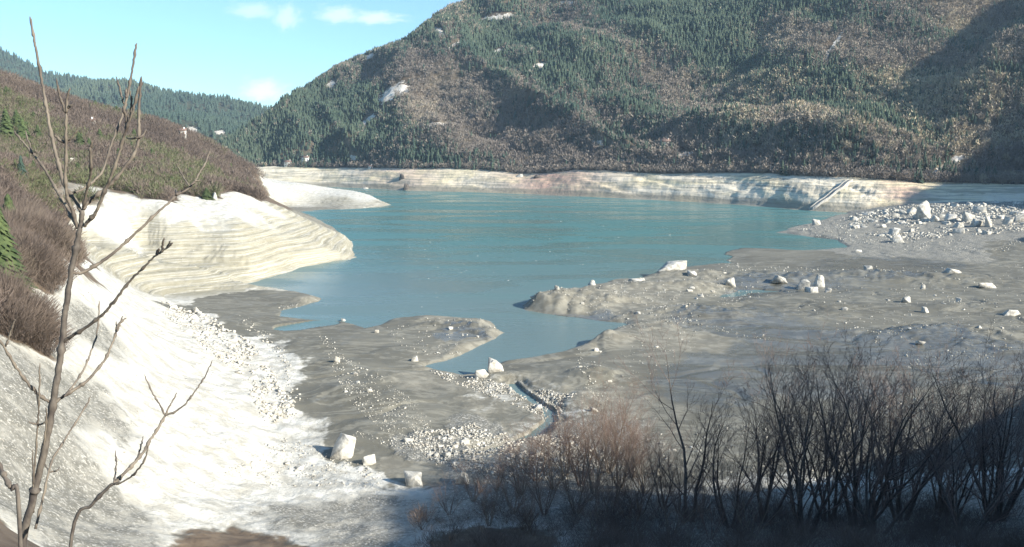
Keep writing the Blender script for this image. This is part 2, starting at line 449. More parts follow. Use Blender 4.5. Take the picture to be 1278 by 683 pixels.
# ------------------------------------------------------------------ near ground: control points
# (x, y, z, kind) a photo point whose height is known; ('d', x, y, distance, kind); ('w', X, Y, Z, kind) world metres
KIND = {'v': (1, 0, .6, 0, 0, 0), 'g': (.42, 0, .2, 0, 0, 1), 'w': (1, 0, .15, .0, 0, 0), 'b': (1, 0, 0, 1, 0, 0), 'm': (0, 0, 0, 0, .35, 0), 'q': (0, 0, 0, 0, 1, 0), 't': (0, 0, 0, 0, .1, 1), 's': (0, 1, 0, 0, 0, 0),
        'r': (.3, 0, 1, 0, 0, .6), 'l': (0, 0, 0, 0, 1, 0), 'c': (.55, 0, .3, .8, 0, 1)}
CTRL = [
    # upper rim of the nearest scree slope, and the brush behind it
    (-80, 400, 23, 's'), (-10, 388, 21.3, 's'), (8, 384, 20.6, 'v'), (45, 362, 20.8, 'v'), (40, 352, 21.6, 's'), (86, 334, 20.6, 'w'), (80, 322, 21.6, 's'),
    (60, 285, 21.3, 's'), (-200, 420, 24, 's'), (-300, 380, 30, 's'), (-500, 420, 33, 's'),
    # scree slope
    (100, 400, 16.6, 'v'), (100, 500, 13.8, 'v'), (100, 610, 11.8, 'v'), (0, 480, 19, 'v'), (0, 440, 20, 'v'), (0, 610, 16, 'v'), (30, 540, 16.2, 'v'),
    (105, 345, 18.5, 'v'), (150, 365, 8.5, 'w'), (160, 400, 9.5, 'w'), (200, 400, 6, 'w'), (200, 450, 8, 'w'), (200, 500, 8.6, 'w'), (200, 600, 8.3, 'w'),
    (250, 430, 4.2, 'w'), (250, 480, 5.2, 'w'), (280, 450, 2.6, 'w'), (300, 500, 3.4, 'w'), (300, 550, 4.2, 'w'), (300, 610, 4.3, 'w'), (350, 600, 2.5, 'w'), (250, 610, 6.2, 'w'),
    (202, 373, 1.4, 'w'), (240, 398, 1.3, 'w'), (290, 430, 1.2, 'w'), (322, 465, 1.2, 'w'), (345, 495, 1.2, 'w'), (330, 520, 2, 'w'), (365, 555, 1.3, 'w'), (320, 545, 2.6, 'w'), (400, 590, 1.9, 'w'), (440, 600, 2.1, 'w'),
    (0, 683, 17, 's'), (150, 683, 12, 'v'), (300, 683, 8, 's'), (380, 640, 4.5, 'v'), (450, 630, 2.6, 'v'), (450, 683, 7, 'v'), (600, 683, 8, 's'), (600, 630, 4.0, 'v'), (800, 683, 9, 'v'), (1000, 683, 10, 'v'), (1278, 683, 12, 'v'),
    (750, 625, 4, 'v'), (950, 625, 4.5, 'v'), (1150, 625, 5.5, 'v'), (1278, 620, 6.5, 'v'), (1500, 640, 12, 's'),
    # foreground slope under the camera
    ('w', 0, 0, 34.4, 's'), ('w', 0, 2.5, 34.0, 's'), ('w', 0, 10, 29.6, 's'), ('w', 0, 25, 21.8, 's'), ('w', 0, 40, 14.8, 's'), ('w', -6, 4, 33.0, 's'), ('w', -2.3, 4, 33.1, 's'), ('w', 6, 4, 33.2, 's'),
    ('w', -15, 10, 30.2, 's'), ('w', -15, 25, 22.8, 's'), ('w', -40, 20, 33, 's'), ('w', -42, 40, 26, 's'), ('w', 15, 25, 22, 's'), ('w', 25, 40, 15.5, 's'), ('w', 40, 30, 23, 's'), ('w', 60, 50, 20, 's'), ('w', 80, 70, 14, 's'),
    ('w', 4, 1, 34.6, 's'), ('w', -4, 1, 34.6, 's'), ('w', 20, 3, 34, 's'), ('w', -20, 3, 34.5, 's'),
    # striped fan and the first white spit
    (202, 367, 0.6, 'b'), (269, 361, 0.5, 'b'), (332, 354, 0.25, 'b'), (150, 340, 6.0, 'b'), (200, 335, 5.2, 'b'), (250, 335, 4.8, 'b'), (290, 343, 2.8, 'b'),
    (110, 300, 12, 'b'), (140, 315, 10, 'b'), (180, 296, 11.5, 'b'), (150, 270, 18.2, 'w'), (110, 272, 18.2, 'w'), (60, 272, 20.2, 'w'), (112, 261, 20.4, 'w'), (200, 300, 11, 'b'), (200, 270, 17.5, 'w'), (200, 257, 20.4, 'w'), (255, 252, 20.2, 'w'),
    (255, 315, 7.6, 'b'), (300, 338, 3.4, 'b'), (300, 318, 6.9, 'b'), (300, 290, 12.2, 'b'), (300, 265, 17, 'w'), (300, 250, 20.0, 'w'), (250, 290, 12.6, 'b'), (250, 270, 16.8, 'w'),
    (333, 349, .2, 'b'), (370, 336, .2, 'b'), (430, 324, .2, 'b'), (444, 318, .2, 'b'), (400, 312, 4, 'b'), (380, 293, 8, 'b'), (350, 278, 12, 'b'), (330, 259, 17, 'w'), (310, 248, 20.2, 'w'), (420, 310, 2.4, 'b'), (350, 310, 6.0, 'b'), (355, 263, 14.5, 'b'), (395, 285, 8, 'b'), (420, 300, 3.6, 'b'),
    (430, 293, .6, 't'), (405, 282, 1.6, 't'), (376, 268, .8, 'm'), (360, 262, .9, 't'), (400, 272, .4, 'm'), (340, 258, 2.5, 't'),
    # second white spit
    (312, 221, 19.5, 'w'), (340, 228, 15.5, 'w'), (376, 229, 14.6, 'w'), (400, 238, 9.4, 'w'), (431, 243, 7.2, 'w'), (469, 248, 4.2, 'w'), (488, 256, .2, 'c'), (452, 260, .2, 'c'), (400, 262, .3, 't'),
    (350, 246, 6.5, 'w'), (420, 252, 3.0, 'c'), (320, 238, 12, 'w'), (350, 253, 2.8, 'c'), ('d', 400, 244, 760, 'l'), ('d', 330, 240, 800, 'l'), ('d', 480, 244, 760, 'l'),
    # brush-covered hill
    (45, 258, 21.8, 's'), (110, 255, 21.8, 's'), (200, 247, 22.2, 's'), (300, 240, 22, 's'), (315, 217, 21.5, 's'), (255, 243, 22.2, 's'),
    (0, 340, 22.8, 's'), (0, 300, 24, 's'), (50, 300, 22.2, 's'), (0, 250, 27, 's'), (30, 235, 27, 's'), (100, 225, 27.5, 's'),
    ('d', 0, 200, 290, 's'), ('d', 0, 150, 370, 's'), ('d', 0, 98, 450, 's'), ('d', 100, 190, 350, 's'), ('d', 100, 143, 450, 's'), ('d', 50, 121, 450, 's'), ('d', 180, 222, 320, 's'), ('d', 180, 188, 400, 's'), ('d', 150, 153, 480, 's'), ('d', 200, 159, 500, 's'),
    ('d', 250, 225, 380, 's'), ('d', 250, 205, 440, 's'), ('d', 250, 185, 520, 's'), ('d', 300, 228, 450, 's'), ('d', 300, 208, 560, 's'), ('d', 318, 216, 605, 's'),
    ('d', 0, 135, 600, 's'), ('d', 100, 165, 620, 's'), ('d', 180, 180, 660, 's'), ('d', 250, 205, 690, 's'), ('d', 300, 222, 720, 's'), ('d', -200, 250, 150, 's'), ('d', -200, 110, 400, 's'), ('d', -300, 60, 500, 's'), ('d', -200, 350, 80, 's'), ('d', -500, 150, 300, 's'), ('d', -500, 60, 600, 's'), ('d', 0, 150, 800, 's'), ('d', 200, 195, 800, 's'),
    # silt flats between the scree and the water
    (250, 385, .9, 'm'), (300, 400, .9, 'm'), (300, 372, .5, 'm'), (350, 372, .6, 'm'), (395, 374, .5, 't'), (380, 366, .25, 'm'), (350, 386, .2, 'm'), (330, 405, .5, 'm'), (400, 430, .6, 'm'), (430, 405, .15, 'm'), (420, 470, .8, 'm'), (480, 520, .9, 'm'), (380, 500, 1.0, 'm'), (550, 500, .7, 'm'), (560, 560, 1.0, 'r'), (500, 580, 1.6, 't'), (450, 570, 1.5, 'm'), (450, 540, 1.3, 'm'),
    (640, 520, .15, 'm'), (660, 492, .1, 'g'), (700, 520, .3, 'g'), (655, 535, .2, 'g'), (600, 490, .2, 'g'), (640, 505, .15, 'g'), (675, 500, .15, 'g'), (690, 495, .3, 'g'), (560, 475, .4, 't'), (625, 500, .15, 'g'), (600, 535, .7, 'r'), (640, 560, 1.2, 'r'), (700, 540, 1.3, 'r'), (760, 560, 2, 'r'), (700, 580, 2.0, 'r'), (640, 590, 2.0, 'r'), (540, 540, .8, 'm'), (520, 560, 1.2, 'r'), (830, 570, 2.2, 'm'),
    (500, 402, .25, 'm'), (545, 396, .25, 't'), (600, 400, .25, 't'), (632, 415, .2, 't'), (560, 446, .3, 't'), (520, 430, .6, 'm'), (480, 440, .6, 'm'), (590, 425, .9, 't'),
    # silt flats across the lake head
    (700, 480, .8, 'm'), (680, 455, .5, 'm'), (780, 450, .7, 'm'), (850, 420, .8, 't'), (900, 470, .8, 'q'), (1000, 440, .7, 'q'), (1100, 460, .7, 'q'), (1000, 470, .7, 'q'), (1278, 420, 1.0, 'm'), (1100, 400, .6, 'm'), (1200, 370, .7, 'm'), (1278, 345, .8, 'm'), (950, 335, .25, 'm'), (1100, 330, .4, 'q'), (1000, 318, .2, 'm'),
    (800, 380, .9, 't'), (850, 350, .9, 't'), (900, 380, .8, 'm'), (1000, 372, .7, 'm'), (960, 362, .45, 'q'), (900, 405, .5, 'q'), (900, 560, 1.8, 'm'), (1100, 560, 2, 'm'), (1000, 520, 1.2, 'm'), (1278, 540, 2.5, 'm'), (1200, 500, 1.2, 'm'), (1400, 400, 2, 'm'), (1500, 500, 5, 's'), (1500, 320, 4, 'm'), (740, 420, .6, 't'), (700, 378, .9, 't'), (1200, 450, .7, 'q'), (1160, 430, .7, 'q'),
    (750, 350, .25, 't'), (800, 348, .25, 'm'), (870, 334, .3, 'm'),
    # boulder bank
    (1055, 268, .15, 'r'), (1000, 290, .5, 'r'), (1060, 290, 1.6, 'r'), (1100, 275, 3.2, 'r'), (1090, 262, 3.5, 'r'), (1140, 258, 7, 'r'), (1200, 256, 9, 'r'), (1278, 253, 10, 'r'), (1278, 282, 5, 'r'), (1200, 290, 3, 'r'), (1150, 302, 1.4, 'r'), (1278, 312, 2, 'm'), (1400, 252, 12, 'r'), (1500, 250, 14, 'r'), (980, 288, .2, 'r'), (1020, 282, .9, 'r'), (1050, 308, .3, 'r'), (1100, 312, .7, 'r'), (1200, 312, 1.4, 'r'),
    ('w', 300, 580, 3, 'r'), ('w', 220, 580, 0, 'l'), ('w', 400, 600, 3, 'r'), ('w', 320, 680, -6, 'l'), ('w', 500, 700, -6, 'l'), ('w', 800, 500, 12, 's'),
    # lake bed
    (600, 300, -6, 'l'), (750, 270, -6, 'l'), (900, 290, -5, 'l'), (560, 262, -6, 'l'), (550, 350, -6, 'l'), (650, 335, -5, 'l'), (470, 340, -5, 'l'), (430, 370, -3, 'l'), (480, 375, -4, 'l'), (590, 430, -1.5, 'l'), (660, 425, -2, 'l'), (700, 415, -2, 'l'), (1000, 303, -1, 'l'), (820, 310, -5, 'l'), (940, 275, -5, 'l'),
    ('w', 0, 700, -8, 'l'), ('w', 100, 700, -8, 'l'), ('w', -60, 760, -8, 'l'), ('w', 200, 800, -8, 'l'),
]
cw, ck = [], []
for c in CTRL:
    if c[0] == 'w': p = np.array(c[1:4], float)
    elif c[0] == 'd': p = at_d(c[1], c[2], c[3])
    else: p = at_z(c[0], c[1], c[2])
    cw.append(p); ck.append(KIND[c[-1]])
cw = np.array(cw); ck = np.array(ck)
TS = 1.5


def warp(X, Y):
    Yc = np.maximum(Y, -1e9)
    return np.arctan2(X, Yc) * TS, np.log(np.hypot(X, Yc) + 3.0)


cu, cv = warp(cw[:, 0], cw[:, 1])


def tps_k(r2): return 0.5 * r2 * np.log(r2 + 1e-12)


n_ = len(cw)
K = tps_k((cu[:, None] - cu[None]) ** 2 + (cv[:, None] - cv[None]) ** 2) + 2e-4 * np.eye(n_)
Pm = np.stack([np.ones(n_), cu, cv], 1)
A_ = np.block([[K, Pm], [Pm.T, np.zeros((3, 3))]])
sol = np.linalg.solve(A_, np.concatenate([cw[:, 2], np.zeros(3)]))
TU = np.linspace(-1.35 * TS, 1.35 * TS, 420)
TV = np.linspace(math.log(3.05), math.log(900), 420)
gu, gv = np.meshgrid(TU, TV)
tz = np.zeros(gu.size); ta = np.zeros((gu.size, 6))
fu, fv = gu.ravel(), gv.ravel()
for s in range(0, gu.size, 20000):
    r2 = (fu[s:s + 20000, None] - cu) ** 2 + (fv[s:s + 20000, None] - cv) ** 2
    tz[s:s + 20000] = tps_k(r2) @ sol[:n_] + sol[n_] + sol[n_ + 1] * fu[s:s + 20000] + sol[n_ + 2] * fv[s:s + 20000]
    w = 1.0 / (r2 + 2e-5) ** 2.2
    ta[s:s + 20000] = (w @ ck) / w.sum(1, keepdims=True)
tz = tz.reshape(gu.shape); ta = ta.reshape(gu.shape + (6,))


def lut(T, u, v):
    a = np.clip((u - TU[0]) / (TU[1] - TU[0]), 0, len(TU) - 1.001)
    b = np.clip((v - TV[0]) / (TV[1] - TV[0]), 0, len(TV) - 1.001)
    i, j = a.astype(int), b.astype(int)
    fa, fb = a - i, b - j
    if T.ndim == 3: fa, fb = fa[..., None], fb[..., None]
    return (T[j, i] * (1 - fa) + T[j, i + 1] * fa) * (1 - fb) + (T[j + 1, i] * (1 - fa) + T[j + 1, i + 1] * fa) * fb


# lake outline (photo points on the water line)
SHORE = [(430, 297), (445, 318), (430, 324), (400, 330), (370, 336), (333, 348), (300, 356), (333, 359), (397, 371), (400, 375), (375, 384), (349, 390), (346, 396), (380, 400), (430, 402), (455, 411), (470, 408), (500, 400), (545, 394), (600, 398), (637, 416), (620, 425), (580, 440), (540, 452), (523, 457), (545, 462), (575, 468), (600, 468), (612, 461), (630, 453), (655, 448), (700, 442), (718, 438), (732, 431), (775, 406), (768, 403), (720, 397), (680, 392), (650, 387), (643, 382), (660, 374), (690, 371), (720, 366), (738, 360), (752, 356), (768, 350), (795, 350), (812, 346), (830, 343), (838, 336), (864, 332), (920, 329), (908, 318), (917, 312), (941, 310), (1010, 312), (1058, 310), (1044, 300), (1003, 295), (965, 291), (982, 286), (1024, 275), (1044, 270), (1056, 266)]
sh = [at_z(x, y, 0)[:2] for x, y in SHORE]
sh += [np.array(p) for p in ((240, 620), (600, 900), (600, 1400), (-500, 1400), (-420, 800), (-255, 760))]
sh += [at_z(x, y, 0)[:2] for x, y in ((380, 250), (440, 250.5), (489, 256), (452, 260.5), (400, 262.5), (378, 264), (394, 272))]
sh = np.array(sh)
_q = []
for i in range(len(sh)):
    a, b = sh[i], sh[(i + 1) % len(sh)]
    for t in np.linspace(0, 1, 4, endpoint=False): _q.append(a + (b - a) * t)
shf = np.array(_q)
_amp = np.minimum(0.012 * np.hypot(shf[:, 0], shf[:, 1]), 4.0)
shf[:, 0] += fbm(shf[:, 0] * .07, shf[:, 1] * .07, 5, 4) * _amp * 1.5
shf[:, 1] += fbm(shf[:, 0] * .07 + 40, shf[:, 1] * .07, 6, 4) * _amp * 1.5


def shore_sd(X, Y):
    """distance to the water line, negative inside the lake"""
    X = X.ravel(); Y = Y.ravel()
    out = np.empty(len(X))
    ax, ay = shf[:, 0], shf[:, 1]
    bx, by = np.roll(ax, -1), np.roll(ay, -1)
    ex, ey = bx - ax, by - ay
    el = ex * ex + ey * ey
    for s in range(0, len(X), 40000):
        x = X[s:s + 40000, None]; y = Y[s:s + 40000, None]
        t = np.clip(((x - ax) * ex + (y - ay) * ey) / el, 0, 1)
        d = np.sqrt(((x - ax - t * ex) ** 2 + (y - ay - t * ey) ** 2).min(1))
        cr = ((ay > y) != (by > y)) & (x < ex * (y - ay) / np.where(ey == 0, 1e-9, ey) + ax)
        out[s:s + 40000] = np.where(cr.sum(1) % 2 == 1, -d, d)
    return out


def mound(px, py, r, h, stretch=1.0, rot=0.0):
    p = at_z(px, py, 0.6)
    return (p[0], p[1], r, h, stretch, rot)


MOUNDS = [mound(590, 410, 8, 1.7, 1.6), mound(545, 405, 8, 1.0, 1.4), mound(703, 381, 10, 2.1, 1.5, .1), mound(676, 385, 8, .9, 1.6), mound(735, 374, 9, 1.6, 1.8), mound(752, 428, 4.6, 1.7, 1.5, .7), mound(800, 412, 6, .8, 1.8),
          mound(860, 393, 9, 2.0, 2.2), mound(800, 362, 10, 1.6, 2.0), mound(845, 346, 9, 1.5, 2), mound(905, 362, 9, 1.2, 1.8), mound(930, 345, 10, .9, 2.5), mound(985, 352, 7, 1.4, 2.2), mound(1075, 345, 12, 1.6, 3.0), mound(1110, 350, 10, 1.2, 2.5), mound(1215, 353, 9, 1.3, 2.2), mound(1240, 385, 10, 1.0, 2.5),
          mound(1200, 425, 9, 1.5, 2.5, .15), mound(1150, 418, 8, .9, 2.5, .1), mound(1050, 385, 10, .5, 3), mound(745, 475, 5, 1.0, .9), mound(700, 470, 9, .7, 1.4), mound(395, 373, 5, .7, 1.6), mound(470, 470, 5, .7, 2, -.6), mound(455, 500, 5, .8, 2.5, -.6), mound(500, 545, 6, .7, 2.5, -.6), mound(405, 455, 5, .5, 2.2, -.4), mound(430, 560, 4, .5, 1.8), mound(720, 505, 6, 1.1, .8), mound(630, 470, 3.0, .8, 1.4),
          mound(1260, 445, 9, 1.4, 2.0), mound(960, 300, 12, .4, 3), mound(1010, 290, 14, .8, 3)]
# creek, and shallow washed channels (photo polyline, half width m, depth m)
CHAN = [([(640, 478), (648, 487), (668, 500), (686, 512), (688, 524), (668, 540), (640, 552), (600, 566)], .6, .3), ([(905, 370), (930, 362), (965, 364)], 2.4, .1), ([(365, 408), (400, 402)], 2.5, .5)]
CREASE = np.array([at_z(150, 283, 15.5)[:2], at_z(195, 299, 12)[:2], at_z(255, 323, 6.4)[:2], at_z(328, 352, .5)[:2]])
CHW = [(np.array([at_z(x, y, .4)[:2] for x, y in pl]), w, d) for pl, w, d in CHAN]


def poly_dist(X, Y, pl):
    best = np.full(X.shape, 1e9)
    for (ax, ay), (bx, by) in zip(pl[:-1], pl[1:]):
        ex, ey = bx - ax, by - ay
        t = np.clip(((X - ax) * ex + (Y - ay) * ey) / (ex * ex + ey * ey), 0, 1)
        best = np.minimum(best, np.hypot(X - ax - t * ex, Y - ay - t * ey))
    return best


def ground(X, Y, attrs=False, sd=True):
    sh_ = np.shape(X)
    X = np.ravel(np.asarray(X, float)); Y = np.ravel(np.asarray(Y, float))
    u, v = warp(X, Y)
    z = lut(tz, u, v)
    ju = fbm(u * 30, v * 30, 21, 4) * .03; jv = fbm(u * 30 + 50, v * 30, 22, 4) * .03
    A = lut(ta, u + ju, v + jv)
    white, soil, rub, strata = A[:, 0], A[:, 1], A[:, 2], A[:, 3]
    hgt = np.clip(z / 3.0, 0, 1)
    for (mx, my, r, h, st, ro) in MOUNDS:
        m = (np.abs(X - mx) < r * 4 * st) & (np.abs(Y - my) < r * 4 * st)
        if not m.any(): continue
        dx, dy = X[m] - mx, Y[m] - my
        c, s = math.cos(ro), math.sin(ro)
        a, b = (dx * c + dy * s) / st, -dx * s + dy * c
        rr = np.hypot(a, b) / r + fbm(X[m] * .12, Y[m] * .12, 31, 4) * .35
        z[m] += h * np.exp(-np.maximum(rr, 0) ** 2 * 1.6) * (1 + .25 * fbm(X[m] * .5, Y[m] * .5, 33, 4))
    q = poly_dist(X, Y, CREASE) + fbm(X * .12, Y * .12, 43, 3) * 3
    z -= 2.4 * np.clip(z / 5, 0, 1) * (1 - sstep(0, 11, q)) * (A[:, 0] > .5)
    for pl, w, d in CHW:
        q = poly_dist(X, Y, pl) + fbm(X * .3, Y * .3, 41, 4) * (w * .5 + .7)
        k = 1 - sstep(w * .5, w * 4.0, q)
        z = z * (1 - k) + np.minimum(z, -d) * k
    # small relief
    z += fbm(X * .05, Y * .03, 3, 5) * (.14 + .35 * rub + .6 * soil) + fbm(X * .35, Y * .22, 4, 5) * (.05 + .3 * np.maximum(white, rub) * (1 - .6 * strata) + .25 * soil)
    z += (np.abs(fbm(X * .018 + .35 * fbm(X * .03, Y * .03, 9, 3), Y * .06, 8, 5)) * 2.0 - .45) * .22 * (1 - np.clip(white + soil, 0, 1))
    flat_ = 1 - np.clip(white + soil, 0, 1)
    wx_ = X + 6 * fbm(X * .06, Y * .06, 10, 3); wy_ = Y + 6 * fbm(X * .06 + 9, Y * .06, 11, 3)
    hum = 1 - np.abs(fbm(wx_ / 16, wy_ / 9, 12, 4)) * 3.0
    z += flat_ * sstep(-.05, .3, fbm(X * .022, Y * .022, 13, 3)) * np.clip(hum, -.2, 1) * .34
    z -= flat_ * np.clip(1 - np.abs(fbm(wx_ / 30, wy_ / 30, 14, 3)) * 14, 0, 1) * .3
    st = strata * np.clip(z, 0, 1) * np.clip((20 - z) / 5, 0, 1)
    z += st * .9 * fbm(X * .045, Y * .045, 52, 5)
    zz = z + fbm(X * .012, Y * .012, 51, 3) * .5
    z += st * (.55 * np.abs(np.sin(zz * PI / 1.6)) + .12 * np.sin(zz * 2 * PI / .55 + 1))
    if sd:
        D = shore_sd(X, Y)
        inl = np.minimum(z, np.maximum(D * .12, -6) - .05)
        out = np.maximum(z, .05 + .05 * np.minimum(D, 8))
        nochan = np.ones(len(X), bool)
        for pl, w, d in CHW: nochan &= poly_dist(X, Y, pl) > w * 1.6
        out = np.where(nochan, out, z)
        soft = sstep(0, 4.0, D)
        z = np.where(D < 0, inl, out * soft + np.minimum(out, .06 + .35 * D) * (1 - soft))
    z = z.reshape(sh_)
    return (z, A.reshape(sh_ + (6,))) if attrs else z


_dl = np.exp(np.linspace(math.log(2.5), math.log(900), 500))


def hit_ground(x, y):
    """where the sight line through photo points (x, y) first meets the ground"""
    x = np.atleast_1d(np.asarray(x, float)); y = np.atleast_1d(np.asarray(y, float))
    dx, dy, dz = ray(x, y)
    t = _dl[None] / dy[:, None]
    X = dx[:, None] * t; Y = dy[:, None] * t; Z = CZ + dz[:, None] * t
    u, v = warp(X, Y)
    below = Z < np.maximum(lut(tz, u, v), 0.05)
    i = np.where(below.any(1), below.argmax(1), len(_dl) - 1)
    r = np.arange(len(x)); i0 = np.maximum(i - 1, 0)
    lo, hi = t[r, i0], t[r, i]
    for _ in range(12):
        mid = (lo + hi) / 2
        u, v = warp(dx * mid, dy * mid)
        b = CZ + dz * mid < np.maximum(lut(tz, u, v), 0.05)
        hi = np.where(b, mid, hi); lo = np.where(b, lo, mid)
    X, Y = dx * hi, dy * hi
    return np.stack([X, Y, ground(X, Y)], 1)


th = np.concatenate([np.linspace(-1.3, -.62, 70, endpoint=False), np.linspace(-.62, .62, 900), np.linspace(.62, 1.3, 70)[1:]])
rho = np.concatenate([np.linspace(math.log(1.0), math.log(38), 150, endpoint=False), np.linspace(math.log(38), math.log(430), 760, endpoint=False), np.linspace(math.log(430), math.log(860), 150)])
TH, RH = np.meshgrid(th, rho)
GX, GY = np.sin(TH) * np.exp(RH), np.cos(TH) * np.exp(RH)
GZ, GA = ground(GX, GY, attrs=True)
V = np.stack([GX, GY, GZ], -1).reshape(-1, 3)
Fg = grid_faces(len(rho), len(th))
# the sheet ends where it runs under the lake or behind the far mountains
struct('ground', make_mesh('ground', V, Fg, M['ground'], dict(white=GA[..., 0].ravel(), soil=GA[..., 1].ravel(), rub=GA[..., 2].ravel(), strata=GA[..., 3].ravel(), wet=GA[..., 4].ravel(), tan=GA[..., 5].ravel()), smooth=True))

# ------------------------------------------------------------------ lake
wx = np.linspace(-620, 700, 60); wy = np.linspace(55, 1350, 60)
WX, WY = np.meshgrid(wx, wy)
struct('water', make_mesh('water', np.stack([WX, WY, 0 * WX], -1).reshape(-1, 3), grid_faces(60, 60), M['water'], smooth=True))

# ------------------------------------------------------------------ the mountain across the lake
def curve_a(pts, mode):
    """photo points + height or distance -> (a = X/Y, Y, Z) sorted by a"""
    P = np.array([at_z(x, y, v) if mode == 'z' else at_d(x, y, v) for x, y, v in pts])
    a = P[:, 0] / P[:, 1]
    o = np.argsort(a)
    return a[o], P[o, 1], P[o, 2]


am = np.concatenate([np.linspace(-.62, -.36, 60, endpoint=False), np.linspace(-.36, .66, 1000, endpoint=False), np.linspace(.66, 1.5, 90)])
wa, wd, _z = curve_a([(200, 231, 0), (300, 231.5, 0), (400, 233, 0), (510, 238, 0), (606, 240.5, 0), (710, 245, 0), (839, 251, 0), (931, 256, 0), (993, 262, 0), (1051, 265.5, 0), (1120, 268, 0), (1200, 269, 0), (1290, 270, 0), (1500, 275, 0), (1900, 290, 0)], 'z')
D1 = np.interp(am, wa, wd)
D1 = np.convolve(np.pad(D1, 60, 'edge'), np.hanning(121) / np.hanning(121).sum(), 'valid')
D1 = D1 + fbm(am * 14, am * 0, 61, 3) * 7
tops = [(200, 212), (300, 209), (340, 208), (400, 210), (450, 210), (500, 211), (560, 211), (620, 214), (650, 218), (680, 217), (720, 213), (760, 214), (800, 217), (838, 218), (900, 217), (960, 218), (1010, 222), (1060, 223), (1110, 226), (1150, 229), (1200, 230), (1290, 232), (1500, 236), (1900, 250)]
tx = np.array([t[0] for t in tops], float); ty = np.array([t[1] for t in tops], float)
D2c = np.interp((tx - 639) / F, am, np.interp(am, wa, wd)) + 58
ba, bd, bz = curve_a([(x, y, d) for x, y, d in zip(tx, ty, D2c)], 'd')
D2 = np.interp(am, ba, bd); Z2 = np.interp(am, ba, bz)
crest = [(150, 200), (230, 193), (262, 186), (290, 172), (320, 152), (345, 137), (360, 128), (380, 112), (400, 98), (420, 85), (440, 76), (470, 64), (500, 55), (515, 46), (530, 32), (548, 18), (570, 8), (590, 1), (620, -8), (700, -22), (800, -45), (900, -60), (1000, -70), (1150, -80), (1290, -90), (1500, -100), (1900, -110)]
cx_ = np.array([c[0] for c in crest], float); cy_ = np.array([c[1] for c in crest], float)
SL = .50
_a = (cx_ - 639) / F / (1 + .14 * (HOR - cy_) / F)
d2_ = np.interp(_a, am, D2); z2_ = np.interp(_a, am, Z2)
kk = np.array([(at_d(x, y, 1000.0)[2] - CZ) / 1000 for x, y in zip(cx_, cy_)])
dc = (SL * d2_ + CZ - z2_) / np.maximum(SL - kk, .1)
ca, cd, cz = curve_a([(x, y, d) for x, y, d in zip(cx_, cy_, dc)], 'd')
DC = np.interp(am, ca, cd); ZC = np.interp(am, ca, cz)
NB_, NM, NE = 26, 330, 24
rows = []
bank_t = np.concatenate([np.linspace(0, 1, NB_, endpoint=False)])
MX, MY, MZ, MT, MB = [], [], [], [], []
for t in np.linspace(-.6, 1, NB_, endpoint=False):
    d = D1 + (D2 - D1) * t
    z = Z2 * np.where(t > 0, max(t, 0) ** .9, 0) + (6 * t if t < 0 else 0)
    g = ((1 - 2.4 * np.abs(fbm(am * 900 * .022 + t * 2.2, t * .6 + 0 * am, 71, 4))) * (2.2 + 1.4 * np.exp(-((am - .40) / .07) ** 2)) + fbm(am * 900 * .07, d * .07, 72, 4) * 1.5) * max(0, 4 * t * (1 - t)) if t > 0 else 0
    MY.append(d); MZ.append(z + g); MT.append(np.zeros_like(am)); MB.append(np.ones_like(am))
ts = np.linspace(0, 1, NM) ** 1.25
for t in ts:
    d = D2 + (DC - D2) * t
    z = Z2 + (ZC - Z2) * (t ** 1.12 * .75 + .25 * (t * t * (3 - 2 * t)))
    MY.append(d); MZ.append(z); MT.append(np.full_like(am, t)); MB.append(np.full_like(am, 1 - sstep(0, .012, t)))
for t in np.linspace(0, 1, NE + 1)[1:]:
    MY.append(DC + 500 * t); MZ.append(ZC - 220 * t * t - 20 * t); MT.append(np.full_like(am, 1 + t)); MB.append(np.zeros_like(am))
MY, MZ, MT, MB = [np.array(q) for q in (MY, MZ, MT, MB)]
MXx = am[None] * MY
w_ = sstep(0.0, .12, MT) * (1 - sstep(.8, 1.0, MT))
w2 = sstep(0.0, .05, MT)
# spurs and gullies running obliquely down the slope
ph = (MXx * .75 + MY * .35) / 150.0
rid = 1 - np.abs(fbm(ph, MZ * .0016 + 3, 81, 4)) * 2.2
MZ = MZ + w_ * (rid * 33 - 11) + w_ * fbm(MXx * .008, MY * .008, 82, 5) * 30 + w2 * fbm(MXx * .04, MY * .04, 83, 5) * 5 * (MT < 1) + fbm(MXx * .05, MY * .05, 84, 4) * 3 * (MT >= .9)
# a wooded spur that stands forward on the shaded side, with a gully behind it
sa = np.interp(am, [.40, .50, .56, .62, .8], [0, .35, 1, 1.25, 1.4])
MZ += sa[None] * (46 * np.exp(-((MT - .30) / .10) ** 2) - 40 * np.exp(-((MT - .55) / .12) ** 2))
MV = np.stack([MXx, MY, MZ], -1)
mpx, mpy = to_px(MV)
ROCKS = [(488, 116, 24, 7, -38), (502, 112, 9, 9, 0), (460, 150, 12, 4, -38), (545, 156, 18, 3.5, 0), (413, 106, 7, 6, -40), (460, 70, 8, 5, -20), (440, 78, 4, 3, 0), (622, 22, 26, 4, -8), (568, 57, 11, 3.5, -30), (622, 64, 8, 4, -20), (547, 40, 6, 7, -60), (675, 83, 10, 5, 0), (708, 4, 14, 3, 0), (1042, 56, 20, 3.2, -58), (1035, 65, 9, 3, -58), (855, 193, 12, 4, -10), (1190, 203, 18, 6, -25), (1170, 215, 10, 5, -40), (440, 197, 8, 4, 10), (748, 178, 12, 3, 10)]
rock = np.zeros(MZ.shape)
for (x, y, rx, ry, an) in ROCKS:
    c, s = math.cos(math.radians(an)), math.sin(math.radians(an))
    a = ((mpx - x) * c + (mpy - y) * s) / rx; b = (-(mpx - x) * s + (mpy - y) * c) / ry
    rock = np.maximum(rock, 1.3 - np.hypot(a, b))
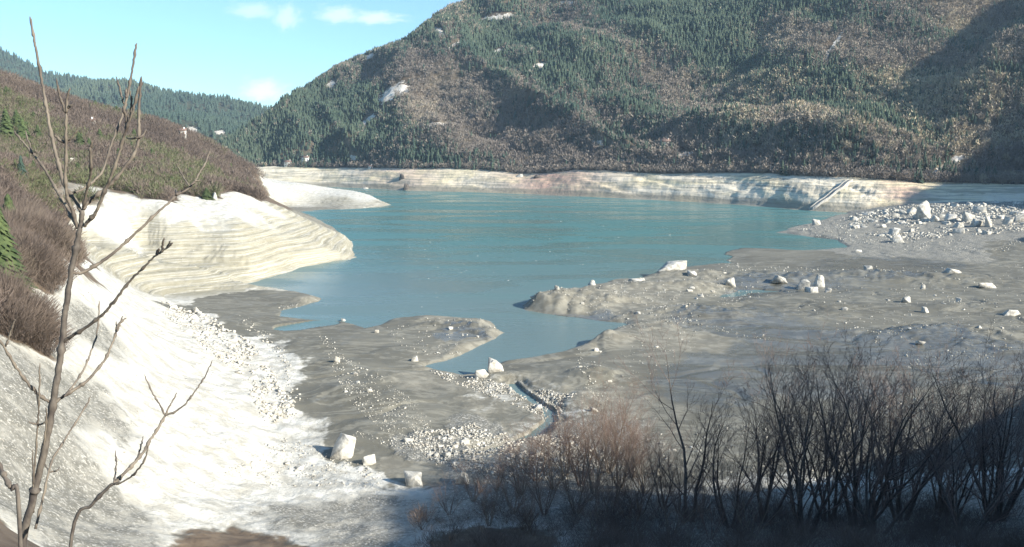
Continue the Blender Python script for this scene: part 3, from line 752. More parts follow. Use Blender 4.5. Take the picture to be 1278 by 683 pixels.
rock = np.clip(rock, 0, 1) * (MT > 0) * (MT < 1)
pink = np.exp(-((mpx - 690) / 60) ** 2) + .8 * np.exp(-((mpx - 1130) / 30) ** 2) + .5 * np.exp(-((mpx - 500) / 50) ** 2)
nr, nc = MZ.shape
struct('mountain', make_mesh('mountain', MV.reshape(-1, 3), grid_faces(nr, nc), M['mountain'], dict(rock=rock.ravel(), bank=MB.ravel(), pink=pink.ravel()), smooth=True))

# ------------------------------------------------------------------ the distant ridge at the end of the valley
fa = np.linspace(-1.3, .05, 420)
fa2, fd2, fz2 = curve_a([(-700, -40, 2600), (-300, 10, 2600), (-100, 40, 2600), (0, 62, 2600), (30, 76, 2600), (60, 92, 2600), (90, 97, 2550), (120, 103, 2500), (150, 104, 2450), (200, 114, 2400), (250, 123, 2350), (300, 134, 2300), (345, 142, 2250), (450, 165, 2200), (700, 190, 2100)], 'd')
FD = np.interp(fa, fa2, fd2); FZ = np.interp(fa, fa2, fz2)
rows_ = []
for t in np.concatenate([np.linspace(0, 1, 120), np.linspace(1.02, 1.5, 14)]):
    d = 1150 + (FD - 1150) * t
    z = (15 + (FZ - 15) * t ** 1.25) if t <= 1 else FZ - (t - 1) * 500
    w = max(0, min(1, t * 4)) * max(0, min(1, (1 - t) * 8)) if t < 1 else 0
    x = fa * d
    z = z + w * (fbm(x * .003, d * .003, 91, 5) * 60) + fbm(x * .02, d * .02, 92, 4) * 4
    rows_.append(np.stack([x, d + 0 * x, z], -1))
FV = np.array(rows_)
fpx, fpy = to_px(FV)
frock = np.zeros(fpx.shape)
for (x, y, rx, ry) in [(240, 163, 14, 6), (52, 115, 6, 6), (110, 140, 18, 8), (275, 165, 10, 3)]:
    frock = np.maximum(frock, 1.2 - np.hypot((fpx - x) / rx, (fpy - y) / ry))
struct('far_hill', make_mesh('far_hill', FV.reshape(-1, 3), grid_faces(FV.shape[0], FV.shape[1]), M['far'], dict(rock=np.clip(frock, 0, 1).ravel(), bank=np.zeros(frock.size), pink=np.zeros(frock.size)), smooth=True))

# ------------------------------------------------------------------ plant shapes
def conifer_shape(seed, tiers=3, pts=6, slim=.2):
    """unit-height conifer crown: star-shaped drooping tiers"""
    r = RS(seed); V, Fc = [], []
    for k in range(tiers):
        z0 = .10 + .78 * k / tiers
        z1 = min(1.0, z0 + 1.25 / tiers) if k < tiers - 1 else 1.0
        R = slim * (1 - .82 * k / tiers) * r.uniform(.85, 1.15)
        b = len(V); off = r.uniform(0, 6)
        for i in range(pts * 2):
            w = off + PI * i / pts
            rr = R * (r.uniform(.9, 1.2) if i % 2 == 0 else r.uniform(.45, .65))
            V.append((rr * math.cos(w), rr * math.sin(w), z0 - (.04 if i % 2 == 0 else -.03) + r.uniform(-.02, .02)))
        V.append((r.uniform(-.01, .01), r.uniform(-.01, .01), z1))
        t = len(V) - 1
        for i in range(pts * 2): Fc.append((b + i, b + (i + 1) % (pts * 2), t))
    return np.array(V), np.array(Fc)


def conifer_fine(seed, slim=.2, whorls=13, nb=8):
    """unit-height conifer crown with separate drooping boughs"""
    r = RS(seed); V, Fc = [], []
    for k in range(whorls):
        z = .12 + .86 * k / whorls
        R = slim * (1 - .9 * (k / whorls) ** 1.1) + .01
        for i in range(nb):
            if r.rand() < .1: continue
            w = 2 * PI * (i + r.uniform(-.3, .3)) / nb + k
            L = R * r.uniform(.7, 1.25); wd = L * 3.4 / nb; dr = -.035 - L * .25
            c, s = math.cos(w), math.sin(w); b = len(V)
            V += [(0, 0, z + .05), (L * .55 * c - wd * s, L * .55 * s + wd * c, z + dr * .4), (L * c, L * s, z + dr + r.uniform(-.01, .015)), (L * .55 * c + wd * s, L * .55 * s - wd * c, z + dr * .4), (L * .5 * c, L * .5 * s, z + dr * .2 + .025)]
            Fc += [(b, b + 1, b + 4), (b + 1, b + 2, b + 4), (b + 2, b + 3, b + 4), (b + 3, b, b + 4)]
    return np.array(V), np.array(Fc)


def bare_shape(seed, n, rx=.28, zc=.58, rz=.42, wd=.035, ln=.22, stems=0):
    """unit-height leafless crown: many thin tapering twigs pointing up and out"""
    r = RS(seed); V, Fc = [], []
    def tri(p, d, L, w):
        s = np.cross(d, r.normal(size=3)); s /= np.linalg.norm(s) + 1e-9
        b = len(V); V.extend([p - s * w, p + s * w, p + d * L]); Fc.append((b, b + 1, b + 2))
    for i in range(n):
        d = r.normal(size=3); d /= np.linalg.norm(d)
        rad = r.rand() ** .45
        p = np.array([d[0] * rx * rad, d[1] * rx * rad, zc + d[2] * rz * rad - .05])
        g = np.array([d[0] * .8 + r.uniform(-.4, .4), d[1] * .8 + r.uniform(-.4, .4), .55 + r.uniform(0, .9)]); g /= np.linalg.norm(g)
        tri(p, g, ln * r.uniform(.5, 1.2), wd * r.uniform(.5, 1.1))
    for i in range(stems):
        w = r.uniform(0, 2 * PI); g = np.array([math.cos(w) * .4, math.sin(w) * .4, 1]) * .9
        tri(np.array([0, 0, 0.0]), g / np.linalg.norm(g), r.uniform(.6, .95), .014)
    V = np.array(V); V[:, 2] = np.maximum(V[:, 2], .0)
    return V, np.array(Fc)


def merged(name, shapes, which, pos, hgt, wid, mat, tint, seed, kind='stuff', smooth=False):
    r = RS(seed); Vs, Fs, Ts = [], [], []; base = 0
    for k, (tv, tf) in enumerate(shapes):
        m = which == k
        if not m.any(): continue
        scl = np.stack([wid[m], wid[m], hgt[m]], 1)
        v, f = stamp(tv, tf, pos[m], scl, r.uniform(0, 2 * PI, m.sum()))
        Vs.append(v); Fs.append(f + base); base += len(v)
        Ts.append(np.repeat(tint[m], len(tv)))
    me = make_mesh(name, np.vstack(Vs), np.vstack(Fs), mat, dict(tint=np.concatenate(Ts)), smooth)
    return struct(name, me, kind)


def trunk_shape(r0, h, seed):
    r = RS(seed)
    P = np.array([[0, 0, -.04 * h], [r.uniform(-.01, .01) * h, r.uniform(-.01, .01) * h, h * .5], [0, 0, h]])
    return sweep(smooth_line(P, 3), np.linspace(r0, r0 * .25, 7), 5)


# ------------------------------------------------------------------ woods on the mountain
r = RS(11)
jj0, jj1 = np.searchsorted(am, -.5), np.searchsorted(am, .72)
i0 = NB_; i1 = NB_ + NM + 8
gx, gy, gz = MXx[i0:i1, jj0:jj1], MY[i0:i1, jj0:jj1], MZ[i0:i1, jj0:jj1]
e1 = np.stack([gx[:-1, 1:] - gx[:-1, :-1], gy[:-1, 1:] - gy[:-1, :-1]], -1)
e2 = np.stack([gx[1:, :-1] - gx[:-1, :-1], gy[1:, :-1] - gy[:-1, :-1]], -1)
area = np.abs(e1[..., 0] * e2[..., 1] - e1[..., 1] * e2[..., 0])
cpx, cpy = mpx[i0:i1, jj0:jj1][:-1, :-1], mpy[i0:i1, jj0:jj1][:-1, :-1]
crock = rock[i0:i1, jj0:jj1][:-1, :-1]
ct = MT[i0:i1, jj0:jj1][:-1, :-1]
vis = (cpy > -60) & (cpx > -60) & (cpx < 1340)
# share of conifers, and how closed the wood is, sampled over the slope
CON = [(300, 180, .97), (350, 170, .97), (400, 130, .97), (450, 120, .9), (420, 190, .85), (500, 190, .55), (600, 190, .35), (600, 60, .9), (550, 90, .55), (560, 150, .6), (540, 130, .35), (640, 190, .15), (700, 100, .85), (760, 60, .95), (700, 50, .9), (650, 20, .8), (900, 20, .95), (890, 60, .9), (850, 120, .3), (820, 90, .5), (800, 140, .75), (730, 130, .75), (760, 165, .6), (690, 170, .3), (950, 120, .12), (1000, 60, .2), (960, 20, .45), (1100, 50, .08), (1150, 20, .08), (1050, 120, .5), (1100, 150, .62), (1130, 110, .4), (1200, 150, .45), (1250, 110, .5), (1000, 190, .55), (930, 160, .4), (1000, 150, .35), (850, 190, .2), (900, 190, .35), (720, 180, .4), (720, 200, .2), (1150, 180, .5), (1180, 20, .1), (1240, 170, .12), (1270, 60, .3), (1230, 30, .2), (1260, 195, .3), (620, 140, .35), (580, 110, .2), (660, 130, .6), (480, 60, .9), (540, 60, .7), (640, 80, .85)]
cc = np.array(CON)
ww = 1 / (((cpx[..., None] - cc[:, 0]) / 1.4) ** 2 + (cpy[..., None] - cc[:, 1]) ** 2 + 60) ** 1.5
con = (ww * cc[:, 2]).sum(-1) / ww.sum(-1)
cX, cY, cZ = gx[:-1, :-1], gy[:-1, :-1], gz[:-1, :-1]
con = con + fbm(cX * .012 + cY * .004, cZ * .012, 101, 4) * .95
OPEN = [(560, 98, 45, 12, -25, .8), (660, 122, 40, 6, 5, .8), (720, 120, 45, 6, 8, .8), (790, 183, 55, 7, 6, .75), (760, 183, 40, 6, 0, .6), (830, 90, 25, 10, -30, .6), (1000, 80, 45, 22, -40, .45), (1060, 30, 40, 25, -40, .5), (930, 190, 30, 5, 0, .4), (1225, 160, 40, 16, -40, .55), (1190, 202, 22, 7, -20, .9), (505, 105, 34, 10, -35, .7), (470, 140, 40, 5, -38, .6), (855, 193, 12, 5, 0, .9), (740, 130, 28, 6, 10, .5), (700, 195, 50, 6, 0, .3), (600, 75, 35, 5, -15, .5)]
op = np.zeros(cpx.shape)
for (x, y, rx, ry, an, s_) in OPEN:
    c, s = math.cos(math.radians(an)), math.sin(math.radians(an))
    a = ((cpx - x) * c + (cpy - y) * s) / rx; b = (-(cpx - x) * s + (cpy - y) * c) / ry
    op = np.maximum(op, s_ * np.clip(1.6 - np.hypot(a, b), 0, 1))
dens = (1 - op) * (1 - np.clip(crock * 2.2, 0, 1)) * (.8 + .4 * fbm(cX * .02, cZ * .02, 103, 4))
wgt = area * vis * np.clip(dens, 0, 1.2)
NT = 110000
flat = wgt.ravel() / wgt.sum()
pick = r.choice(flat.size, NT, p=flat)
pi_, pj_ = np.unravel_index(pick, wgt.shape)
fu_, fv_ = r.rand(NT), r.rand(NT)


def bil(G): return (G[pi_, pj_] * (1 - fu_) + G[pi_, pj_ + 1] * fu_) * (1 - fv_) + (G[pi_ + 1, pj_] * (1 - fu_) + G[pi_ + 1, pj_ + 1] * fu_) * fv_


tp = np.stack([bil(gx), bil(gy), bil(gz)], 1)
isc = r.rand(NT) < np.clip((con[pi_, pj_] - .5) * 1.7 + .5, .02, .97)
tt = ct[pi_, pj_]
isc &= ~((tt < .02) & (r.rand(NT) < .75))
hc = r.uniform(5.5, 10.8, NT) * (1 + .25 * fbm(tp[:, 0] * .01, tp[:, 1] * .01, 104, 3))
hb = r.uniform(4.8, 9.2, NT)
hb = np.where(tt < .03, hb * .85, hb)
tnt = np.clip(.5 + fbm(tp[:, 0] * .008, tp[:, 2] * .012, 105, 4) * .9 + r.uniform(-.3, .3, NT), 0, 1)
tpx_, tpy_ = to_px(tp)
siz = np.where(isc, hc, hb) / tp[:, 1]
inf = (tpx_ > 640) & (tpx_ < 1275) & (tpy_ > 60) & (tpy_ < 240)
single = np.zeros(NT, bool)
for kind_, nmax in ((True, 240), (False, 240)):
    idx = np.where(inf & (isc == kind_))[0]
    best = idx[np.argsort(-siz[idx])[:nmax]]
    single[best] = True
cs = [conifer_shape(200 + k, 4, 5, s) for k, s in enumerate((.22, .26, .3, .25))]
bs = [bare_shape(300 + k, 30, rx=.32, wd=.06, ln=.26, stems=2) for k in range(6)]
m = isc & ~single
merged('conifer_forest', cs, r.randint(0, 4, m.sum()), tp[m] - [0, 0, .4], hc[m], hc[m] * r.uniform(.8, 1.2, m.sum()), M['conifer'], tnt[m], 1)
m = ~isc & ~single
merged('bare_woodland', bs, r.randint(0, 6, m.sum()), tp[m] - [0, 0, .3], hb[m], hb[m] * r.uniform(.85, 1.3, m.sum()), M['bare'], np.clip(tnt[m] * .9 + .25 * ((tpx_[m] > 900) & (tpy_[m] > 90) & (tpy_[m] < 190)), 0, 1), 2)


def tree_thing(name, label, cat, group, crown, trunk, cmat, tmat, crown_name='crown', tintv=.5):
    t = obj(name, None)
    tag(t, label, cat, group)
    cv_, cf_ = crown
    obj(crown_name, make_mesh(crown_name, cv_, cf_, cmat, dict(tint=np.full(len(cv_), tintv))), t)
    if trunk is not None:
        obj('trunk', make_mesh('trunk', trunk[0], trunk[1], tmat), t)
    return t


GC, GB_ = 'conifers standing on the lower mountainside', 'bare trees along the foot of the mountain'
LC = 'dark green conifer among the trees of the lower mountainside across the lake'
LB = 'leafless grey-brown tree in the belt of wood above the pale far bank'
pc = [tree_thing('conifer', LC, 'tree', GC, conifer_fine(400 + k, s), trunk_shape(.018, .9, 400 + k), M['conifer'], M['bark'], tintv=tv) for k, (s, tv) in enumerate(((.22, .3), (.25, .6), (.29, .45), (.25, .8), (.22, .15)))]
pb = [tree_thing('bare_tree', LB, 'tree', GB_, bare_shape(420 + k, 130, wd=.022, ln=.22, stems=5), trunk_shape(.016, .75, 420 + k), M['bare'], M['bark'], tintv=tv) for k, tv in enumerate((.3, .55, .8, .95, .45))]
used = set()


def place(protos, k, loc, rz, s, label, group=None):
    p = protos[k]
    if p.name not in used:
        used.add(p.name)
        p.location = Vector([float(q) for q in loc]); p.rotation_euler = (0, 0, rz); p.scale = (s, s, s) if np.isscalar(s) else s
        p['label'] = label
        if group: p['group'] = group
        return p
    return copy_thing(p, loc, rz, s, label, group)


for i in np.where(single)[0]:
    if isc[i]: place(pc, r.randint(5), tp[i] - [0, 0, .3], r.uniform(0, 6.28), float(hc[i]), LC)
    else: place(pb, r.randint(5), tp[i] - [0, 0, .3], r.uniform(0, 6.28), float(hb[i]), LB)

# woods on the distant ridge
r = RS(12)
ri = r.randint(25, 119, 16000); rj = r.randint(60, 415, 16000)
fp = FV[ri, rj] + np.stack([r.uniform(-6, 6, 16000), r.uniform(-8, 8, 16000), np.zeros(16000)], 1)
fk = frock[ri, rj] < .35
fp = fp[fk]
hh = r.uniform(11, 19, len(fp))
merged('ridge_forest', cs, r.randint(0, 4, len(fp)), fp - [0, 0, 1.5], hh, hh * r.uniform(1, 1.5, len(fp)), M['conifer'], np.clip(.6 + fbm(fp[:, 0] * .006, fp[:, 2] * .01, 107, 3), 0, 1), 3)

# ------------------------------------------------------------------ brush on the hill beside the lake
r = RS(13)
n = 52000
bu = r.uniform(-.72, -.26, n); bd_ = np.exp(r.uniform(math.log(62), math.log(640), n))
bx_, by_ = bu * bd_, bd_
z_, A_g = ground(bx_, by_, attrs=True, sd=False)
soilm = A_g[:, 1] + fbm(bx_ * .25, by_ * .25, 111, 3) * .25
keep = (soilm > .62) & (z_ > 17) & (r.rand(n) < np.clip(.35 + (bd_ / 500), 0, 1))
bp = np.stack([bx_, by_, z_], 1)[keep]
bpx, bpyy = to_px(bp)
hgt = np.minimum(r.uniform(1.6, 3.4, len(bp)) * (1 + bp[:, 1] / 700), 5.5)
zone = fbm(bp[:, 0] * .03, bp[:, 1] * .02, 112, 4)
tb = np.clip(.45 + zone * .8 + r.uniform(-.25, .25, len(bp)), 0, .85)
green = (zone > .16) & (r.rand(len(bp)) < .55)
tb = np.where(green & (bp[:, 1] > 150), 1.0, tb)
vis_ = (bpx > -40) & (bpx < 340)
bp, hgt, tb, bpx, bpyy = bp[vis_], hgt[vis_], tb[vis_], bpx[vis_], bpyy[vis_]
order = np.argsort(-hgt / bp[:, 1] * ((bpx > 0) & (bpx < 320)))
near = np.zeros(len(bp), bool); near[order[:290]] = True
bsh = [bare_shape(500 + k, 46, rx=.5, zc=.5, rz=.5, wd=.028, ln=.34, stems=3) for k in range(6)]
m = ~near
merged('brush', bsh, r.randint(0, 6, m.sum()), bp[m] - [0, 0, .15], hgt[m], hgt[m] * r.uniform(.9, 1.3, m.sum()), M['brush'], tb[m], 4)
LBR = 'tangled leafless brown bush on the hillside above the white lake bank'
GBR = 'bare bushes on the hillside above the white bank'
pbr = []
for k in range(6):
    t = obj('bare_bush', None); tag(t, LBR, 'bush', GBR)
    v, f = bare_shape(520 + k, 620, rx=.52, zc=.5, rz=.5, wd=.0075, ln=.36)
    obj('twigs', make_mesh('twigs', v, f, M['brush'], dict(tint=np.full(len(v), (.2, .35, .5, .65, .8, .3)[k]))), t)
    rr = RS(540 + k); P0, P1 = [], []
    for s in range(9):
        w = rr.uniform(0, 6.28); P0.append((rr.uniform(-.05, .05), rr.uniform(-.05, .05), -.06)); P1.append((math.cos(w) * rr.uniform(.1, .4), math.sin(w) * rr.uniform(.1, .4), rr.uniform(.55, .95)))
    v, f = tube_segments(P0, P1, [.012] * 9, [.004] * 9, 4)
    obj('stems', make_mesh('stems', v, f, M['bark']), t)
    pbr.append(t)
for i in np.where(near)[0]:
    h = float(hgt[i]) * 1.1
    o = place(pbr, r.randint(6), bp[i] - [0, 0, .1], r.uniform(0, 6.28), (h * r.uniform(.9, 1.3), h * r.uniform(.9, 1.3), h * r.uniform(.75, 1.2)), LBR)
    o.rotation_euler = (r.normal() * .22, r.normal() * .22, o.rotation_euler[2])

# evergreens that stand out of the brush: (x, y of the foot, height px, slimness, label)
EV = [(6, 372, 122, .27, 'large yellow-green pine at the edge of the brush by the scree'), (28, 226, 34, .24, 'small dark fir alone in the brown brush below the white roadside wall'), (14, 300, 60, .34, 'bushy green pine behind the large yellow-green pine'),
      (10, 178, 44, .34, 'dark pine high on the brushy hill, nearest to the ridge'), (30, 180, 34, .36, 'dark round pine on the brushy hill between two others'), (48, 178, 24, .36, 'low dark pine at the end of the three hilltop pines'), (22, 165, 30, .34, 'pine half hidden behind the three hilltop pines'),
      (100, 188, 24, .5, 'spreading dark pine above the brush behind the sapling'), (112, 190, 18, .5, 'small yellow-green pine behind the sapling branches'), (125, 176, 16, .5, 'small bright green bush near the white hill house'), (215, 232, 14, .6, 'low yellow-green bush in the brush near the white spit'), (205, 226, 14, .6, 'low olive bush beside the yellow-green bush'), (258, 248, 15, .6, 'dark green bush on the rim of the white spit'), (190, 200, 16, .5, 'olive pine halfway up the brushy hill'), (168, 176, 16, .5, 'olive pine below the pale crag of the hill'), (228, 196, 14, .5, 'olive pine low on the far end of the hill')]
for k, (x, y, hp, sl, lab) in enumerate(EV):
    p = hit_ground(x, y)[0]
    h = hp / F * p[1]
    t = tree_thing('pine', lab, 'pine', None, conifer_fine(600 + k, sl, 32 if k in (0, 2) else 16, 14 if k in (0, 2) else 9), trunk_shape(.02, .9, 600 + k), M['pine'] if k != 1 else M['conifer'], M['bark'], tintv=.2)
    t.location = Vector([float(q) for q in p - [0, 0, .02 * h]]); t.scale = (h, h, h)

# pines scattered through the brush
r = RS(23)
LP = 'small dark pine among the bare bushes of the hill beside the lake'
GP = 'pines scattered over the brushy hill'
pp = [tree_thing('pine', LP, 'pine', GP, conifer_fine(640 + k, s, 12), trunk_shape(.02, .9, 640 + k), M['pine'], M['bark']) for k, s in enumerate((.4, .55, .34))]
cand = np.where((bpx > 2) & (bpx < 312) & (bp[:, 1] > 150) & (zone[vis_] > -.02))[0]
for i in r.choice(cand, 70, replace=False):
    h = float(r.uniform(2.0, 5.0)) * (.7 + bp[i, 1] / 700)
    place(pp, r.randint(3), bp[i] - [0, 0, .1], r.uniform(0, 6.28), h, LP)

# ------------------------------------------------------------------ hillside that shades the valley head
SUN_EL, SUN_AZ = math.radians(27), math.radians(119)   # azimuth clockwise from +Y
SH = np.array([math.sin(SUN_AZ), math.cos(SUN_AZ)]); EV_ = np.array([-SH[1], SH[0]])
SIL = np.array([(-200, 30, 80), (-60, 24, 75), (0, 22, 70), (20, 24, 70), (40, 24.5, 70), (52, 23, 70), (60, 23.5, 70), (66, 24.5, 70), (70, 23.6, 70), (72.5, 18.5, 70), (75, 13.5, 70), (83, 9.5, 70), (96, 6, 70), (111, 2, 70), (129, 0, 70), (150, -4, 72), (190, -7, 78), (330, -9, 110), (380, -6, 130), (395, -3.5, 140), (420, -7, 160), (480, -7, 230), (540, 10, 300), (575, 24, 380), (626, 28, 420), (660, 29, 420), (775, 35, 420), (793, 44, 420), (812, 52, 420), (833, 65, 420), (845, 80, 420), (858, 96, 420), (870, 105, 420), (884, 117, 420), (952, 146, 420), (1064, 169, 420), (1149, 187, 420), (1300, 220, 430), (1600, 260, 450)], float)
vv_ = np.concatenate([np.linspace(-200, 200, 130), np.linspace(203, 1600, 420)])
wv_ = np.interp(vv_, SIL[:, 0], SIL[:, 1]); hv_ = np.interp(vv_, SIL[:, 0], SIL[:, 2])
rz_ = (wv_ + hv_ * math.sin(SUN_EL)) / math.cos(SUN_EL) + fbm(vv_ * .06, vv_ * 0, 131, 4) * np.interp(vv_, [0, 500, 700], [.8, 2, 5])
cols_ = []
for s_ in np.concatenate([np.linspace(-1, 0, 22), np.linspace(.1, 1, 10)]):
    off = s_ * rz_ * 1.15
    p = vv_[:, None] * EV_ + (hv_ + off)[:, None] * SH
    z = rz_ * (1 - abs(s_) ** .92) - 4 * abs(s_) + fbm(p[:, 0] * .03, p[:, 1] * .03, 132, 4) * .1 * rz_ * abs(s_) * (1 - abs(s_))
    cols_.append(np.stack([p[:, 0], p[:, 1], z], -1))
HV = np.array(cols_)
struct('hillside', make_mesh('hillside', HV.reshape(-1, 3), grid_faces(HV.shape[0], HV.shape[1]), M['far'], dict(rock=np.zeros(HV[..., 0].size), bank=np.zeros(HV[..., 0].size), pink=np.zeros(HV[..., 0].size)), smooth=True))
r = RS(14)
k_ = np.where(vv_ > 545)[0]
ki = r.choice(k_, 900); si = r.randint(17, 25, 900)
hp_ = HV[si, ki] + np.stack([r.uniform(-4, 4, 900), r.uniform(-4, 4, 900), np.full(900, -2.0)], 1)
merged('hillside_wood', cs, r.randint(0, 4, 900), hp_, r.uniform(5, 9, 900), r.uniform(5, 9, 900), M['conifer'], r.rand(900), 6)

# ------------------------------------------------------------------ stones
def hull_rock(seed, n=16, sub=0):
    """angular unit-size block: hull of scattered points, then chipped"""
    r = RS(seed)
    bm = bmesh.new()
    p = r.normal(size=(n, 3)); p /= np.linalg.norm(p, axis=1, keepdims=True)
    p *= (np.abs(p) ** 1.0).max(1, keepdims=True) ** -.75 * .5 * r.uniform(.8, 1.1, (n, 1))
    if sub:
        c8 = np.array([(x, y, z) for x in (-1, 1) for y in (-1, 1) for z in (-1, 1)]) * .42
        p = np.vstack([p[: n // 2] * .92, (c8 + r.normal(size=(8, 3)) * .17 * [1, 1, .6])[[0, 2, 4, 6] + list(r.permutation([1, 3, 5, 7])[:3])]])
    for q in p: bm.verts.new([float(a) for a in q])
    bmesh.ops.convex_hull(bm, input=bm.verts)
    bmesh.ops.delete(bm, geom=[v for v in bm.verts if not v.link_faces], context='VERTS')
    if sub:
        bmesh.ops.bevel(bm, geom=list(bm.edges), offset=.025, segments=1, affect='EDGES', profile=.5)
        bmesh.ops.triangulate(bm, faces=bm.faces)
        bmesh.ops.subdivide_edges(bm, edges=[e for e in bm.edges if e.calc_length() > .18], cuts=1, use_grid_fill=True)
        for v in bm.verts:
            c = np.array(v.co)
            f = fbm(np.array([c[0] * 3 + seed]), np.array([c[1] * 3 + c[2] * 2.3]), seed, 3)[0]
            v.co *= 1 + .2 * f
    if sub:
        for v in bm.verts:
            f = 1 - .28 * (v.co.z + .2)
            v.co.x *= f; v.co.y *= f
    bmesh.ops.triangulate(bm, faces=bm.faces)
    bmesh.ops.recalc_face_normals(bm, faces=bm.faces)
    bm.verts.index_update()
    V = np.array([v.co[:] for v in bm.verts]); Fc = np.array([[v.index for v in f.verts] for f in bm.faces])
    bm.free()
    return V, Fc


def boulder(x, y, wpx, hpx, label, seed, mat='rock', group=None, depth=.8, sink=.3, rot=None, tilt=0.0, name='boulder'):
    p = hit_ground(x, y)[0]
    k = p[1] / F
    V, Fc = hull_rock(seed, 14, 1)
    V = V / (V.max(0) - V.min(0))
    if tilt:
        c, s = math.cos(tilt), math.sin(tilt)
        V = np.stack([V[:, 0] * c + V[:, 2] * s, V[:, 1], -V[:, 0] * s + V[:, 2] * c], 1)
        V = V / (V.max(0) - V.min(0))
    h = hpx * k * (.88 if hpx < 20 else 1)
    V = V * [wpx * k, wpx * k * depth, h * (1 + sink)]
    V[:, 2] += h * (1 + sink) / 2 - h * sink
    o = obj(name, make_mesh(name, V, Fc, M[mat]), None, p + [0, wpx * k * .25, 0], 0 if rot is None else rot)
    tag(o, label, 'boulder', group)
    return o


BO = [(432, 570, 32, 30, 'large square white block casting a dark shadow at the foot of the scree', 1, .9, .15), (459, 580, 20, 13, 'white block beside the large square block', 2, .8, 0), (618, 470, 22, 18, 'big rounded white boulder at the mouth of the creek', 3, .8, -.15), (601, 475, 20, 11, 'low white boulder touching the big rounded one at the creek mouth', 4, .9, 0), (512, 606, 28, 18, 'rounded grey boulder between the scree foot and the ruddy shrubs', 5, .9, 0), (580, 604, 18, 18, 'pointed pale boulder half hidden by the ruddy shrubs', 6, .8, .3),
      (845, 345, 40, 14, 'long pale slab on the lakeward edge of the silt flat', 7, .5, .12), (866, 348, 14, 7, 'small block at the end of the long pale slab', 8, .8, 0), (797, 353, 26, 7, 'thin pale slab by the water on the silt flat', 9, .6, .05), (738, 360, 10, 7, 'white block at the waterline behind the silt mound', 10, .9, 0), (911, 357, 14, 11, 'lone white boulder on the silt near the wash pool', 11, .9, .1),
      (1025, 360, 13, 18, 'upright white block of the boulder knot on the flat', 12, .8, .2), (1018, 366, 17, 8, 'flat white block in front of the upright one', 13, .8, 0), (1003, 362, 18, 14, 'dark grey boulder of the knot on the flat', 14, .9, 0), (976, 357, 20, 10, 'grey-white boulder on the hump beside the boulder knot', 15, .9, .1), (1035, 366, 9, 5, 'small grey stone beside the boulder knot', 16, .9, 0),
      (1154, 274, 20, 22, 'tallest white boulder on the boulder bank', 17, .9, .15), (1168, 277, 12, 10, 'white boulder just below the tallest one on the bank', 18, .9, 0), (1189, 277, 17, 10, 'sloping white boulder between the two tall boulders', 19, .9, .2), (1211, 278, 18, 16, 'second tallest boulder, steep faced, on the boulder bank', 20, .9, -.2), (1221, 283, 14, 11, 'blunt boulder in front of the second tallest one', 21, .9, .1), (1235, 284, 12, 16, 'upright boulder towards the end of the big-boulder row', 22, .9, .1), (1261, 281, 10, 11, 'small upright boulder at the end of the big-boulder row', 23, .9, 0), (1274, 277, 17, 10, 'broad boulder at the end of the boulder bank', 24, .9, 0), (1116, 293, 15, 9, 'white boulder with long shadow on the lower boulder bank', 25, .9, .1), (1122, 302, 16, 11, 'lowest big boulder at the foot of the boulder bank', 26, .9, 0), (1021, 281, 11, 8, 'white boulder alone at the tip of the boulder bank', 27, .9, 0), (1139, 267, 13, 9, 'boulder on the crest in the shadow of the tallest one', 28, .9, 0), (1199, 284, 12, 8, 'small pale boulder below the sloping boulder', 29, .9, 0), (1224, 266, 15, 9, 'boulder on the crest behind the second tallest one', 30, .9, 0),
      (1192, 348, 26, 7, 'long low white slab with blocks on the silt flat', 31, .5, .04), (1234, 360, 26, 8, 'broad pale slab on a low mound of the silt flat', 32, .6, 0), (1133, 379, 13, 9, 'lone pointed white boulder on the open silt', 33, .9, .1), (1197, 379, 7, 7, 'small upright stone on the open silt', 34, .9, 0), (1156, 392, 9, 8, 'white stone in front of the lone pointed boulder', 35, .9, 0), (1266, 396, 28, 9, 'broad white rock at the end of the open silt', 36, .6, 0), (1152, 362, 8, 7, 'stone at the middle of the short stone line on the silt', 37, .9, 0), (1085, 344, 11, 7, 'grey boulder on the gravelly rise of the flat', 38, .9, 0), (1073, 315, 10, 4, 'flat white stone by the end of the narrow inlet', 39, .7, 0), (1053, 389, 8, 4, 'small grey stone alone on the wet silt', 40, .9, 0), (1149, 436, 10, 5, 'white stone on the far silt ridge behind the dark trees', 41, .9, 0),
      (421, 457, 9, 9, 'pointed white stone alone on the silt beyond the scree', 42, .9, .2), (517, 452, 10, 7, 'white stone at the head of the little bay', 43, .9, 0), (470, 416, 6, 4, 'small stone at the near end of the rounded mound', 44, .9, 0), (563, 416, 6, 5, 'small stone on the rounded mound', 45, .9, 0), (461, 496, 8, 5, 'white stone on the flow ridge of the silt', 46, .9, 0), (672, 514, 11, 6, 'white block on the outside bend of the creek', 47, .9, 0), (741, 517, 11, 6, 'pale block behind the ruddy shrubs', 48, .9, 0), (412, 393, 8, 5, 'white rock standing in the water off the silt tongue', 49, .9, 0), (428, 400, 7, 4, 'smaller white rock standing in the water', 50, .9, 0), (266, 249, 11, 11, 'pale boulder at the edge of the brush above the white spit', 51, .9, 0), (695, 376, 6, 7, 'white stone on top of the steep silt mound', 52, .9, 0), (745, 440, 8, 6, 'white stone below the undercut silt bank', 53, .9, 0), (822, 592, 9, 9, 'white stone behind the bare trees', 54, .9, 0)]
for (x, y, w_p, h_p, lab, sd, dp, tl) in BO:
    boulder(x, y, w_p, h_p, lab, 700 + sd, 'greyrock' if ('grey' in lab or sd == 5) else 'rock', None, dp, tilt=tl)

